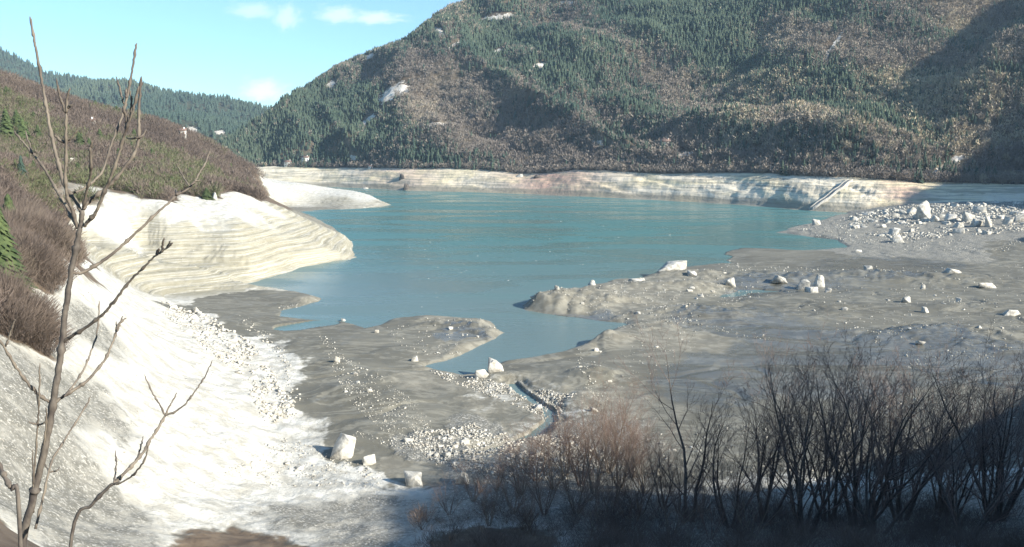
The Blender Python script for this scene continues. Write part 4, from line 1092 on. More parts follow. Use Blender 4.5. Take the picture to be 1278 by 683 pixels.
PR = [hull_rock(900 + k, 13, 1) for k in range(10)]
PR = [(v / (v.max(0) - v.min(0)), f) for v, f in PR]
PRM = [make_mesh('boulder', v * [1, .9, .8] + [0, 0, .22], f, M['rock']) for v, f in PR]
PRG = [make_mesh('boulder', v * [1, .9, .8] + [0, 0, .22], f, M['greyrock']) for v, f in PR]
r = RS(15)


def scatter(n, poly, rnd):
    """photo points spread inside a photo polygon"""
    poly = np.array(poly, float); out = []
    lo, hi = poly.min(0), poly.max(0)
    a, b = poly, np.roll(poly, -1, 0)
    while len(out) < n:
        p = rnd.uniform(lo, hi, (n * 3, 2))
        cr = ((a[:, 1] > p[:, 1:]) != (b[:, 1] > p[:, 1:])) & (p[:, :1] < (b[:, 0] - a[:, 0]) * (p[:, 1:] - a[:, 1]) / np.where(b[:, 1] == a[:, 1], 1e-9, b[:, 1] - a[:, 1]) + a[:, 0])
        out += [q for q in p[cr.sum(1) % 2 == 1]]
    return np.array(out[:n])


ZONES = [  # polygon, boulders, their px size range, small stones, their px range, label, group
    ([(1060, 268), (1140, 256), (1278, 251), (1278, 290), (1200, 296), (1120, 300), (1060, 288)], 95, (5, 13), 4600, (1, 4.4), 'white limestone boulder lying among many on the boulder bank', 'boulders of the boulder bank'),
    ([(985, 287), (1060, 268), (1130, 300), (1278, 300), (1250, 318), (1100, 312), (1040, 300)], 0, (3, 5), 1200, (.8, 2.4), '', ''),
    ([(200, 375), (262, 395), (318, 432), (345, 470), (372, 520), (330, 530), (300, 470), (250, 430), (200, 390)], 48, (6, 15), 1700, (1.8, 6.5), 'jagged white block in the rockfall along the toe of the scree', 'rockfall blocks along the toe of the scree'),
    ([(340, 540), (420, 570), (480, 590), (470, 606), (330, 608), (280, 590)], 12, (5, 11), 900, (1.2, 4), 'white stone in the debris at the bottom of the scree', 'stones at the bottom of the scree'),
    ([(520, 545), (590, 530), (640, 545), (720, 545), (760, 575), (700, 600), (600, 596), (545, 580), (505, 555)], 34, (6, 13), 4200, (1.3, 5), 'white cobble boulder in the stony bed beside the creek', 'boulders of the stony creek bed'),
    ([(535, 462), (610, 478), (650, 486), (720, 498), (690, 530), (650, 512), (600, 492), (560, 478)], 8, (3, 7), 2600, (.9, 3.4), 'small white boulder on the pale gravel of the creek bend', 'boulders of the creek bend'),
    ([(400, 425), (470, 480), (540, 540), (600, 590), (560, 590), (480, 545), (430, 500)], 6, (4, 8), 1100, (.9, 2.6), 'small white boulder on the silt flows between scree and creek', 'boulders on the silt flows'),
    ([(480, 408), (600, 398), (634, 414), (560, 445), (500, 440)], 6, (3, 5), 300, (.9, 2.5), 'small pale stone on the rounded mound at the bay', 'stones of the rounded mound'),
    ([(648, 384), (700, 366), (760, 356), (860, 340), (930, 340), (960, 370), (850, 400), (780, 404), (740, 396)], 14, (3, 9), 1500, (.8, 2.4), 'small white boulder on the lakeward silt mounds', 'boulders of the lakeward mounds'),
    ([(720, 440), (770, 408), (860, 400), (880, 440), (760, 490), (745, 510), (700, 480)], 5, (3, 6), 300, (.8, 2.4), 'small boulder by the undercut silt bank', 'boulders of the undercut bank'),
    ([(960, 340), (1120, 332), (1278, 330), (1278, 450), (1130, 450), (1000, 400)], 16, (3, 7), 1000, (.8, 2.4), 'small white boulder scattered on the open silt flat', 'boulders of the open silt flat'),
    ([(690, 500), (760, 490), (850, 560), (830, 600), (700, 600)], 3, (4, 7), 500, (1, 3), 'pale stone among the ruddy shrubs', 'stones among the ruddy shrubs'),
    ([(820, 540), (1278, 480), (1278, 608), (820, 608)], 5, (4, 9), 900, (1, 4), 'pale stone on the shaded silt behind the bare trees', 'stones behind the bare trees'),
    ([(10, 420), (100, 360), (200, 400), (290, 470), (320, 560), (280, 608), (0, 608), (0, 500)], 0, (2, 4), 2600, (.8, 2.6), '', ''),
    ([(110, 300), (330, 354), (440, 318), (380, 285), (260, 300)], 0, (2, 4), 400, (.6, 1.6), '', ''),
]
sp_, ss_ = [], []
for (poly, nb, bs_, ns, szs, lab, grp) in ZONES:
    if nb:
        pts = scatter(nb, poly, r); G3 = hit_ground(pts[:, 0], pts[:, 1])
        for (x, y), p in zip(pts, G3):
            if shore_sd(p[:1], p[1:2])[0] < .3: continue
            s = (bs_[0] + (bs_[1] - bs_[0]) * r.rand() ** 1.5) / F * p[1]
            k = r.randint(10)
            o = obj('boulder', (PRM if r.rand() < .85 else PRG)[k], None, p - [0, 0, .12 * s], r.uniform(0, 6.28), (s * r.uniform(.8, 1.3), s * r.uniform(.8, 1.2), s * r.uniform(.5, 1.0)))
            tag(o, lab, 'boulder', grp)
    pts = scatter(ns, poly, r)
    cl = fbm(pts[:, 0] * .035, pts[:, 1] * .08, 141, 4)
    pts = pts[cl > -.18 + .3 * (r.rand(len(pts)) - .5)]
    G3 = hit_ground(pts[:, 0], pts[:, 1])
    s = (szs[0] + (szs[1] - szs[0]) * r.rand(len(pts)) ** 2.5) / F * G3[:, 1]
    sp_.append(G3); ss_.append(s)
# loose strings of stones on the flats
for (pl, n, szs) in [([(860, 402), (960, 425)], 60, (.8, 2.4)), ([(905, 330), (935, 338), (990, 336), (1060, 342), (1140, 348)], 160, (.8, 2.6)), ([(770, 409), (830, 404), (870, 402)], 120, (.8, 2.6)), ([(640, 335), (700, 350), (760, 352)], 12, (.8, 2)), ([(350, 385), (398, 376)], 110, (.8, 2.4)), ([(400, 375), (392, 368)], 20, (.8, 2)), ([(400, 420), (430, 450), (470, 480)], 90, (1, 3)), ([(470, 470), (510, 505), (545, 545)], 150, (.8, 2.2)), ([(440, 545), (500, 560), (545, 575)], 120, (1, 3)), ([(305, 400), (350, 440), (372, 505)], 140, (1.2, 4)), ([(1120, 460), (1180, 448), (1240, 450)], 90, (.8, 2.5)), ([(1100, 425), (1170, 418), (1278, 405)], 60, (.8, 2.2)), ([(722, 452), (735, 485), (748, 505)], 90, (.8, 3))]:
    t = r.rand(n) * (len(pl) - 1); i = t.astype(int); f = (t - i)[:, None]; pl = np.array(pl, float)
    pts = pl[i] * (1 - f) + pl[i + 1] * f + r.normal(size=(n, 2)) * [4, 2.2]
    G3 = hit_ground(pts[:, 0], pts[:, 1])
    sp_.append(G3); ss_.append((szs[0] + (szs[1] - szs[0]) * r.rand(n) ** 2.5) / F * G3[:, 1])
sp_ = np.vstack(sp_); ss_ = np.concatenate(ss_)
ok = shore_sd(sp_[:, 0], sp_[:, 1]) > -.5
sp_, ss_ = sp_[ok], ss_[ok]
ST = [hull_rock(950 + k, 9) for k in range(8)]
n = len(sp_)
merged('rubble', ST, r.randint(0, 8, n), sp_ + np.stack([0 * ss_, 0 * ss_, ss_ * .15], 1), ss_ * r.uniform(.5, 1.0, n), ss_ * r.uniform(.9, 1.4, n), M['rock'], r.rand(n), 7)

# pale flecks of flotsam on the lake
pts = np.vstack([scatter(150, [(520, 255), (830, 258), (900, 320), (700, 350), (480, 400), (430, 330)], r), r.normal(size=(14, 2)) * [22, 1.2] + [600, 338]])
Q = np.array([at_z(x, y, 0.03) for x, y in pts])
Q = Q[shore_sd(Q[:, 0], Q[:, 1]) < -6]
s = (.5 + 1.6 * r.rand(len(Q)) ** 3) / F * Q[:, 1] * 1.2
merged('flotsam', ST, r.randint(0, 8, len(Q)), Q, s * .25, s, M['foam'], r.rand(len(Q)), 8)

# dark gully blocks on the far bank
def mhit(x, y):
    d = (mpx - x) ** 2 + (mpy - y) ** 2 + (MT > 1) * 1e6
    k = np.argwhere(d < 6)
    k = k[k[:, 0].argmin()] if len(k) else np.array(np.unravel_index(d.argmin(), d.shape))
    return MV[k[0], k[1]].copy()


for k, (x, y, s, h, lab) in enumerate([(503, 220, 9, 7, 'upper dark outcrop on the pale far bank'), (508, 230, 9, 10, 'lower dark outcrop reaching the waterline of the far bank'), (455, 233, 9, 4, 'low pinkish outcrop at the waterline of the far bank'), (650, 217, 12, 5, 'reddish crag at the rim of the far bank below the wood'), (672, 218, 14, 5, 'dark reddish crag beside the wider one on the far bank rim')]):
    p = mhit(x, y + h / 2); q_ = p[1] / F
    v, f = hull_rock(980 + k, 14, 1); v = v / (v.max(0) - v.min(0)) * [s * q_, s * q_, h * q_ * 1.3]
    tag(obj('rock_outcrop', make_mesh('rock_outcrop', v, f, M['darkrock'] if k not in (2, 3) else M['greyrock']), None, p + [0, 2.0, h * q_ * .2]), lab, 'rock')

# ------------------------------------------------------------------ buildings, walls, road, slipway
def box(x0, x1, y0, y1, z0, z1):
    V = np.array([(x, y, z) for x in (x0, x1) for y in (y0, y1) for z in (z0, z1)], float)
    return V, np.array([(0, 1, 3, 2), (4, 6, 7, 5), (0, 4, 5, 1), (2, 3, 7, 6), (0, 2, 6, 4), (1, 5, 7, 3)])


def house(p, wd, dp, ht, label, rot=0.0, wall=None, floors=2):
    t = obj('house', None, None, p, rot); tag(t, label, 'house')
    v, f = box(-wd / 2, wd / 2, 0, dp, -3, ht)
    v2 = np.vstack([v, [[-wd / 2 + .002, dp / 2, ht + dp * .3], [wd / 2 - .002, dp / 2, ht + dp * .3]]])
    obj('wall', make_mesh('wall', v2, [f[:5], np.array([(1, 8, 3), (5, 7, 9)])], wall or M['plaster']), t)
    e = .5; a = .3
    R = np.array([(-wd / 2 - e, -e, ht - a * e), (wd / 2 + e, -e, ht - a * e), (wd / 2 + e, dp / 2, ht + dp * .3 + .15), (-wd / 2 - e, dp / 2, ht + dp * .3 + .15), (wd / 2 + e, dp + e, ht - a * e), (-wd / 2 - e, dp + e, ht - a * e)])
    R = np.vstack([R, R + [0, 0, .3]])
    rf = np.array([(0, 1, 2, 3), (3, 2, 4, 5), (6, 9, 8, 7), (9, 11, 10, 8), (0, 6, 7, 1), (5, 4, 10, 11), (0, 3, 9, 6), (3, 5, 11, 9), (1, 7, 8, 2), (2, 8, 10, 4)])
    ro = obj('roof', make_mesh('roof', R, rf, M['roof']), t)
    cv, cf = box(wd * .2, wd * .2 + .7, dp * .3, dp * .3 + .7, ht, ht + dp * .3 + 1)
    obj('chimney', make_mesh('chimney', cv, cf, wall or M['plaster']), ro)
    nwin = max(2, int(wd / 3))
    for fl in range(floors):
        for i in range(nwin):
            cx = -wd / 2 + wd * (i + .5) / nwin; z0 = ht * (fl + .35) / floors
            if fl == 0 and i == nwin // 2:
                dv, df = box(cx - .6, cx + .6, -.06, .02, -.2, ht / floors * .75)
                obj('door', make_mesh('door', dv, df, M['roof']), t); continue
            wv, wf = box(cx - .5, cx + .5, -.05, .02, z0, z0 + 1.3)
            obj('window', make_mesh('window', wv, wf, M['glass']), t)
    return t


house(mhit(360, 206), 10, 7, 6, 'pale house with dark door bay at the edge of the conifers across the lake', .1)
house(mhit(382, 203), 9, 7, 8.5, 'tall pale house in the gap of the conifers across the lake', -.1, floors=2)
house(mhit(394, 203) + [4, 6, 0], 8, 6, 5.5, 'small pale house beside the tall pale one across the lake', .2)
house(mhit(832, 181), 9, 8, 5, 'small red-roofed house in the wood across the lake', .1, M['concrete'])
house(mhit(463, 209), 5, 4, 3.2, 'tiny white hut on the rim of the far bank', 0, floors=1)
house(hit_ground(111, 158)[0], 4.2, 3.4, 2.6, 'white house on the brow of the brushy hill', .1, floors=1)
house(hit_ground(222, 171)[0] + [0, 6, 1], 4.5, 3.4, 2.8, 'white house at the clearing beyond the brushy hill', .2, floors=1)


def ribbon(P, half_w, up, thick):
    """solid strip along a line of world points"""
    P = np.array(P, float)
    T = np.gradient(P, axis=0); T[:, 2] = 0; T /= np.linalg.norm(T, axis=1, keepdims=True)
    N = np.stack([-T[:, 1], T[:, 0], 0 * T[:, 0]], 1)
    rings = np.stack([P - N * half_w + [0, 0, up - thick], P + N * half_w + [0, 0, up - thick], P + N * half_w + [0, 0, up], P - N * half_w + [0, 0, up]], 1)
    n = len(P); idx = np.arange(n * 4).reshape(n, 4); fs = []
    for k in range(4): fs.append(np.stack([idx[:-1, k], idx[:-1, (k + 1) % 4], idx[1:, (k + 1) % 4], idx[1:, k]], 1))
    fs.append(np.array([idx[0, ::-1], idx[-1]]))
    return rings.reshape(-1, 3), np.vstack(fs)


def wall_thing(xs, yfun, hit, hgt, label, mat='concrete', half=.3, name='retaining_wall'):
    P = np.array([hit(x, yfun(x)) for x in xs])
    P[:, 2] = np.convolve(np.pad(P[:, 2], 2, 'edge'), np.ones(5) / 5, 'valid'); P[:, 1] = np.convolve(np.pad(P[:, 1], 2, 'edge'), np.ones(5) / 5, 'valid')
    v, f = ribbon(P, half, hgt, hgt + 2)
    return tag(obj(name, make_mesh(name, v, f, M[mat])), label, 'wall')


gh = lambda x, y: hit_ground(x, y)[0]
wall_thing(np.linspace(53, 96, 16), lambda x: 206 - (x - 53) * .03, gh, 2.2, 'longer white retaining wall across the brushy hill', 'rock', .5)
wall_thing(np.linspace(6, 36, 10), lambda x: 207, gh, 1.4, 'short white wall segment near the small fir on the brushy hill', 'rock', .5)
wall_thing(np.linspace(745, 812, 16), lambda x: 200 + .4 * math.sin(x), mhit, 2.0, 'pale roadside wall just above the far bank', 'rock')
RP = np.array([mhit(x, 211 + (x - 1130) * .012) for x in np.linspace(1128, 1330, 30)])
RP[:, 1] = np.convolve(np.pad(RP[:, 1], 4, 'edge'), np.ones(9) / 9, 'valid'); RP[:, 2] = np.convolve(np.pad(RP[:, 2], 4, 'edge'), np.ones(9) / 9, 'valid')
v, f = ribbon(RP, 3.2, .8, 4)
struct('road', make_mesh('road', v, f, M['road']))
t = obj('slipway', None, None, mhit(1036, 243)); tag(t, 'long concrete slipway with two kerbs running down the pale far bank', 'slipway')
A0, A1 = mhit(1063, 225), mhit(1016, 260)
L = np.array([mhit(1063 + (1014 - 1063) * s, 225 + (261.5 - 225) * s) for s in np.linspace(0, 1, 22)])
for k in range(3): L[1:-1] = (L[:-2] + L[1:-1] * 2 + L[2:]) / 4
o0 = np.array(t.location)
v, f = ribbon(L - o0, 1.3, 1.3, 8); obj('ramp', make_mesh('ramp', v, f, M['greyrock']), t)
dvec = (A1 - A0); nrm = np.array([-dvec[1], dvec[0], 0]); nrm /= np.linalg.norm(nrm)
for sgn in (-1, 1):
    v, f = ribbon(L - o0 + nrm * sgn * 1.55, .25, 1.8, 8); obj('kerb', make_mesh('kerb', v, f, M['greyrock']), t)

# ------------------------------------------------------------------ bare trees and shrubs in the foreground
def grow(r, stems, levels, spread, up=.5):
    """unit-height branching skeleton -> per level (P0, P1, R0, R1)"""
    out = [[] for _ in range(levels)]

    def limb(p, d, L, rad, lv):
        nseg = (7, 5, 4, 3, 2)[lv]
        kids = (levels_n[lv] if lv < levels - 1 else 0)
        pts, dirs = [p], [d]
        for i in range(nseg):
            d = d + r.normal(size=3) * (.10, .14, .17, .2, .2)[lv] + np.array([0, 0, up * (.10, .16, .18, .18, .1)[lv]])
            d = d / np.linalg.norm(d)
            p = p + d * L / nseg
            pts.append(p); dirs.append(d)
        for i in range(nseg):
            r0, r1 = rad * (1 - .92 * i / nseg), rad * (1 - .92 * (i + 1) / nseg)
            out[lv].append((pts[i], pts[i + 1], r0, r1))
        for k in range(kids):
            f = (.18 if lv else .15) + (.98 - .18) * (k + r.rand()) / kids
            i = min(int(f * nseg), nseg - 1); ff = f * nseg - i
            q = pts[i] * (1 - ff) + pts[i + 1] * ff
            ax = np.cross(dirs[i], r.normal(size=3)); ax /= np.linalg.norm(ax)
            ang = r.uniform(.35, .75)
            nd = dirs[i] * math.cos(ang) + ax * math.sin(ang)
            limb(q, nd / np.linalg.norm(nd), L * r.uniform(.38, .62) * (1.05 - .45 * f), max(rad * (1 - .85 * f) * .5, .0008), lv + 1)

    levels_n = (10, 7, 5, 4)
    for s in range(stems):
        w = 2 * PI * (s + r.rand()) / stems; tl = spread * r.uniform(.4, 1.1)
        d = np.array([math.cos(w) * tl, math.sin(w) * tl, 1.0]); d /= np.linalg.norm(d)
        limb(np.array([math.cos(w) * .02, math.sin(w) * .02, -.03]), d, r.uniform(.72, .98), .0105 * r.uniform(.7, 1.2), 0)
    return out


def bare_tree(name, label, cat, group, seed, stems, spread, mats, levels=4, thick=1.0):
    r = RS(seed); sk = grow(r, stems, levels, spread)
    t = obj(name, None); tag(t, label, cat, group)
    for nm, lv, mt, sd in (('trunk', (0,), mats[0], 6), ('crown', tuple(range(1, levels)), mats[1], 3)):
        segs = [q for l in lv for q in sk[l]]
        P0, P1, R0, R1 = [np.array([q[i] for q in segs]) for i in range(4)]
        v, f = tube_segments(P0, P1, R0 * thick, R1 * thick, sd)
        obj(nm, make_mesh(nm, v, f, M[mt], smooth=True), t)
    return t


def foot(x, d):
    """stand point on the ground in photo column x at distance d"""
    X = (x - W0 / 2) / F * d * 1.04
    return np.array([X, d, float(ground(np.array([X]), np.array([d]), sd=False)[0])])


# dark trees standing in shade
LT = 'dark leafless many-stemmed tree in the shaded thicket by the lake head'
GT = 'bare trees of the shaded thicket'
pt = [bare_tree('bare_tree', LT, 'tree', GT, 1000 + k, st, sp, ('bark', 'twig'), 4, 1.0) for k, (st, sp) in enumerate(((3, .35), (5, .5), (6, .45), (4, .6), (7, .4), (2, .3)))]
TREES = [  # column, distance, tip row, shape, own label or None
    (862, 66, 436, 5, 'slender single dark tree standing apart before the shaded silt'), (915, 64, 462, 3, 'wide spreading bare tree next to the slender single one'), (957, 66, 440, 1, 'bare tree with two forking limbs beside the wide spreading one'), (1078, 62, 414, 2, 'tallest bare tree of the thicket with feathery tip'),
    (1010, 60, 448, 4, None), (1040, 64, 440, 1, None), (1100, 58, 446, 3, None), (1130, 64, 448, 2, None), (1195, 64, 462, 1, None), (1250, 62, 436, 4, None), (1330, 60, 430, 1, None), (1212, 54, 478, 3, None), (1180, 68, 500, 2, None), (1240, 66, 470, 0, None), (1110, 70, 480, 0, None)]
r = RS(16); used_t = set()
for (x, d, ty_, k, lab) in TREES:
    p = foot(x, d)
    top = at_d(x, ty_, d)[2]
    h = float(top - p[2]) * 1.02
    src = pt[k]
    s = (h * r.uniform(.95, 1.1), h * r.uniform(.95, 1.1), h)
    if k not in used_t:
        used_t.add(k); src.location = Vector([float(q) for q in p]); src.scale = s; src.rotation_euler = (0, 0, r.uniform(0, 6.28)); src['label'] = lab or LT
        if lab: del src['group']
        o = src
    else:
        o = copy_thing(src, p, r.uniform(0, 6.28), s, lab or LT, None if lab else GT)
        if lab and 'group' in o: del o['group']

# ruddy shrubs lit by the sun at the edge of the flats, and pale-stemmed ones below
LS = 'low ruddy leafless shrub in the thin thicket beside the stony creek bed'
GS = 'ruddy shrubs beside the creek bed'
ps = [bare_tree('bare_shrub', LS, 'shrub', GS, 1100 + k, st, .6, ('paletwig' if k % 2 else 'redtwig', 'redtwig'), 4, .8) for k, st in enumerate((6, 8, 7, 9))]
SHR = []
for (x, d, ty_) in [(590, 76, 575), (620, 80, 562), (650, 78, 545), (670, 84, 520), (690, 80, 530), (705, 86, 500), (725, 82, 505), (742, 78, 520), (760, 86, 480), (775, 80, 505), (790, 84, 512), (805, 78, 530), (640, 70, 580), (680, 70, 560), (720, 70, 555), (765, 70, 550), (800, 70, 560), (830, 72, 540), (850, 70, 560), (880, 70, 575), (925, 72, 570), (990, 72, 570), (560, 72, 596), (610, 66, 600), (660, 64, 595), (740, 63, 590), (790, 62, 590), (840, 60, 590), (890, 58, 600), (940, 58, 590)]:
    SHR.append((x, d, ty_))
r = RS(17); used_s = set()
for i, (x, d, ty_) in enumerate(SHR):
    p = foot(x, d); h = max(float(at_d(x, ty_, d)[2] - p[2]), 1.6); k = r.randint(4)
    s = (h * r.uniform(.9, 1.2), h * r.uniform(.9, 1.2), h)
    if k not in used_s:
        used_s.add(k); src = ps[k]; src.location = Vector([float(q) for q in p]); src.scale = s; src.rotation_euler = (0, 0, r.uniform(0, 6.28))
    else: copy_thing(ps[k], p, r.uniform(0, 6.28), s, LS, GS)
for k in range(4):
    if k not in used_s: ps[k].location = Vector([float(q) for q in foot(700 + 20 * k, 75)]); ps[k].scale = (5, 5, 5)
# tangle on the slope in front of and below them
r = RS(18)
n = 2600
d = np.exp(r.uniform(math.log(44), math.log(72), n)); X = d * r.uniform(-.45, .75, n)
Z, A_g = ground(X, d, attrs=True, sd=False)
kp = (X / d > -.12) & (r.rand(n) < .25) & (Z > 2.5)
X, d, Z = X[kp], d[kp], Z[kp]
hh = r.uniform(.8, 2.0, len(X))
top_y = to_px(np.stack([X, d, Z + hh], 1))[1]
kp = top_y > 600
X, d, Z, hh = X[kp], d[kp], Z[kp], hh[kp]
ush = [bare_shape(560 + k, 260, rx=.55, zc=.5, rz=.5, wd=.006, ln=.4, stems=6) for k in range(5)]
merged('undergrowth', ush, r.randint(0, 5, len(X)), np.stack([X, d, Z - .1], 1), hh, hh * r.uniform(.9, 1.4, len(X)), M['brush'], r.uniform(0, .7, len(X)), 9)

# ------------------------------------------------------------------ the sapling in front of the camera
def px_line(pts, d0, d1):
    n = len(pts)
    return np.array([at_d(x, y, d0 + (d1 - d0) * i / max(n - 1, 1)) for i, (x, y) in enumerate(pts)])


def tube_px(pts, w0, w1, d0, d1, seed, knots=True, sides=8):
    r = RS(seed)
    P = smooth_line(px_line(pts, d0, d1), 7); n = len(P)
    L = np.concatenate([[0], np.cumsum(np.linalg.norm(np.diff(P, axis=0), axis=1))]); t = L / L[-1]
    R = .88 * (w0 + (w1 - w0) * t) / F * 4.0 / 2
    R = R * (1 + .05 * r.normal(size=n))
    if knots:
        for c in np.arange(.12, 1.0, .16 if L[-1] > .4 else .3):
            c = c + r.uniform(-.03, .03)
            R = R * (1 + .65 * np.exp(-((t - c) * L[-1] / .012) ** 2))
    R[-1] *= .4
    P = P + r.normal(size=P.shape) * .0012
    return sweep(P, R, sides)


def sapling(label, base, trunk, branches, d, seed):
    t = obj('sapling', None, None, base); tag(t, label, 'sapling')
    o = np.array(base)
    v, f = tube_px(trunk[0], trunk[1], trunk[2], d, d, seed, True, 10)
    tr = obj('trunk', make_mesh('trunk', v - o, f, M['trunkbark'], smooth=True), t)
    for i, (pts, w0, w1, dd, twigs) in enumerate(branches):
        dd = dd * .3 if dd < 0 else dd
        v, f = tube_px(pts, w0, w1, d, d + dd, seed + 1 + i)
        b = obj('branch', make_mesh('branch', v - o, f, M['sapling'], smooth=True), t)
        for j, (tp_, a0, a1) in enumerate(twigs):
            v, f = tube_px(tp_, a0, a1, d + dd * .6, d + dd * .8, seed + 50 + i * 7 + j)
            obj('twig', make_mesh('twig', v - o, f, M['sapling'], smooth=True), b)
    return t


g4 = at_d(22, 790, 4.0); g4[2] = float(ground(np.array([g4[0]]), np.array([g4[1]]), sd=False)[0]) - .05
bx0 = to_px(g4[None]); BASE = (float(bx0[0][0]), float(bx0[1][0]))
TRK = [BASE, (28, 690), (40, 628), (44, 609), (51, 580), (59, 545), (66, 504), (72, 467), (77, 432), (80, 400), (83, 378), (89, 338), (94, 313), (99, 290), (101.5, 276), (102.5, 262)]
BR = [([(102, 266), (94, 250), (86, 240), (79, 228), (73, 205), (67, 182), (61, 150), (57, 128), (51, 95), (45, 62), (42, 47), (37.5, 21)], 5.5, 3.0, .25, [([(66, 178), (70, 172)], 2, 1.6)]),
      ([(97, 286), (90, 262), (84, 245), (81.5, 228), (82, 200), (82, 168), (82.5, 142)], 4.5, 3.2, -.2, [([(82.5, 142), (78, 130), (74.5, 120), (70, 98)], 2.8, 2), ([(82.5, 142), (84, 121), (87.5, 110)], 2.8, 2), ([(81, 178), (75, 175), (68, 169)], 2.4, 1.8), ([(81.5, 178), (88, 174), (95, 164), (98, 157)], 2, 1.4), ([(84.5, 135), (90, 130)], 1.6, 1.2)]),
      ([(98, 284), (91, 274), (85, 262), (75, 245), (69, 235), (62, 222), (50, 203), (40, 191), (28, 177), (17, 163)], 4.8, 2.4, .35, [([(40, 191), (36, 178), (31, 163)], 2.4, 1.6)]),
      ([(91, 241), (104, 236), (117, 226), (126, 217), (131, 206), (136, 190), (142, 172), (148, 157), (153, 143), (158, 124), (164, 95), (167, 75), (170.5, 54)], 3.4, 3.0, .45, [([(154.5, 130), (150, 112), (144.5, 95)], 2.4, 1.8), ([(158, 122), (157, 110)], 3, 2)]),
      ([(104, 284), (110, 276), (118, 268), (124, 255), (131, 238), (138, 222), (146, 200), (153, 175), (158, 160), (164, 144), (168, 130), (173, 108)], 4.8, 2.8, -.3, [([(157, 164), (158, 152), (156, 142), (153, 132)], 3.2, 2.4), ([(163, 146), (164, 128), (162, 112)], 2.4, 1.8)]),
      ([(104, 262), (112, 250), (122, 243), (133, 234), (146, 222), (158, 206), (167, 193), (172, 178), (173.5, 152), (174, 128), (176, 95)], 5.0, 3.4, .2, [([(172, 172), (162, 173), (158, 172)], 2, 1.5), ([(171, 172), (178, 169), (183, 161)], 2, 1.5)]),
      ([(104, 260), (108, 240), (112, 222), (113.5, 205), (112, 184)], 3.2, 4.0, -.4, [([(112, 188), (115, 176)], 2.2, 1.6)]),
      ([(90, 341), (103, 340), (120, 331), (140, 317), (162, 298), (180, 281), (197, 265), (212, 252), (220, 244), (234, 236), (243, 226), (252, 211), (258, 200), (262, 188)], 5.0, 2.2, .6, [([(221, 243), (219, 236)], 3, 2), ([(236, 232), (228, 220), (222, 208)], 2, 1.4), ([(243, 226), (253, 225)], 1.8, 1.2)]),
      ([(79, 427), (92, 418), (104, 411), (120, 399), (131, 390), (145, 373), (157, 357), (170, 343), (182, 331), (192, 321), (199, 316), (208, 310), (216, 303)], 4.8, 2.2, -.5, [([(203, 313), (203, 305), (205, 296)], 2.2, 1.4), ([(196, 318), (198, 310)], 2.6, 1.8), ([(208, 310), (213, 301)], 1.8, 1.2)]),
      ([(69, 502), (82, 493), (96, 484), (109, 475), (120, 463), (131, 449), (139, 432), (144, 417), (148, 405), (158, 397)], 4.8, 2.2, .3, [([(146, 414), (150, 404), (153, 394)], 2.0, 1.4), ([(144.5, 416), (145, 401)], 1.8, 1.3)]),
      ([(80, 495), (88, 486), (98, 472), (106, 458), (113, 440), (120, 420), (123, 400), (123.5, 375)], 3.2, 1.8, .45, []),
      ([(63, 503), (50, 494), (43, 487), (32, 475), (22, 461), (12, 445), (3, 430), (-6, 420)], 4.2, 2.6, -.4, [([(7, 433), (11, 421), (15, 410), (19, 398)], 2.4, 1.8)]),
      ([(52, 575), (56, 548), (58, 520), (57, 509)], 2.6, 2.0, -.2, []),
      ([(42, 640), (41, 606), (44, 575), (46, 545), (48, 515), (49, 490), (49.5, 454)], 3.0, 1.8, -.3, [([(47, 530), (42, 529), (35, 526)], 1.4, 1.0), ([(47, 530), (53, 529), (57, 526)], 1.6, 1.2), ([(48, 508), (46, 492), (43, 482)], 1.4, 1.0), ([(42, 604), (41, 580), (40.5, 560)], 2, 1.3)]),
      ([(44, 660), (54, 620), (61, 588), (66, 572), (74, 560), (84, 543), (94, 528), (104, 512), (113, 495)], 3.6, 2.4, .5, [([(61, 588), (56, 580), (54, 571)], 2, 1.3), ([(62, 589), (70, 588), (75, 583)], 2, 1.3)])]
sapling('leafless sapling with forked upright shoots standing alone in front of the white scree', g4, (TRK, 13.5, 6.5), BR, 4.0, 2000)
g5 = at_d(60, 760, 3.7); g5[2] = float(ground(np.array([g5[0]]), np.array([g5[1]]), sd=False)[0]) - .05
b5 = to_px(g5[None])
sapling('thin arching leafless shoot beside the larger sapling', g5, ([(float(b5[0][0]), float(b5[1][0])), (90, 668), (115, 630), (135, 609), (141, 604)], 5.5, 4.4),
        [([(141, 604), (150, 596), (160, 586), (170, 575), (180, 563), (187, 550), (195, 538), (202, 526), (206, 519)], 4.4, 3.0, .3, [([(206, 519), (200, 506), (190, 490), (180, 467)], 2.2, 1.6), ([(206, 519), (212, 507), (217, 498), (221, 490)], 2.0, 1.4), ([(206, 519), (218, 514), (230, 506), (240, 493), (248, 482), (256, 470), (265, 450)], 2.6, 1.5), ([(168, 578), (174, 564), (177, 552), (179, 544)], 2.0, 1.3), ([(185, 555), (187, 548)], 2.4, 1.8)]),
         ([(141, 604), (152, 602), (165, 594), (175, 583), (182, 570), (185, 556)], 2.6, 2.0, -.2, []),
         ([(142, 603), (144, 590), (145, 578), (144, 563)], 2.2, 1.6, .2, [])], 3.7, 2100)
g6 = at_d(20, 780, 3.2); g6[2] = float(ground(np.array([g6[0]]), np.array([g6[1]]), sd=False)[0]) - .05
b6 = to_px(g6[None])
sapling('bare shoot leaning out at the edge of the white scree, lowest beside the sapling', g6, ([(float(b6[0][0]), float(b6[1][0])), (24, 640), (13, 609)], 5.5, 4.8), [([(13, 609), (6, 595), (0, 582), (-8, 566)], 4.8, 3.6, .1, [])], 3.2, 2200)

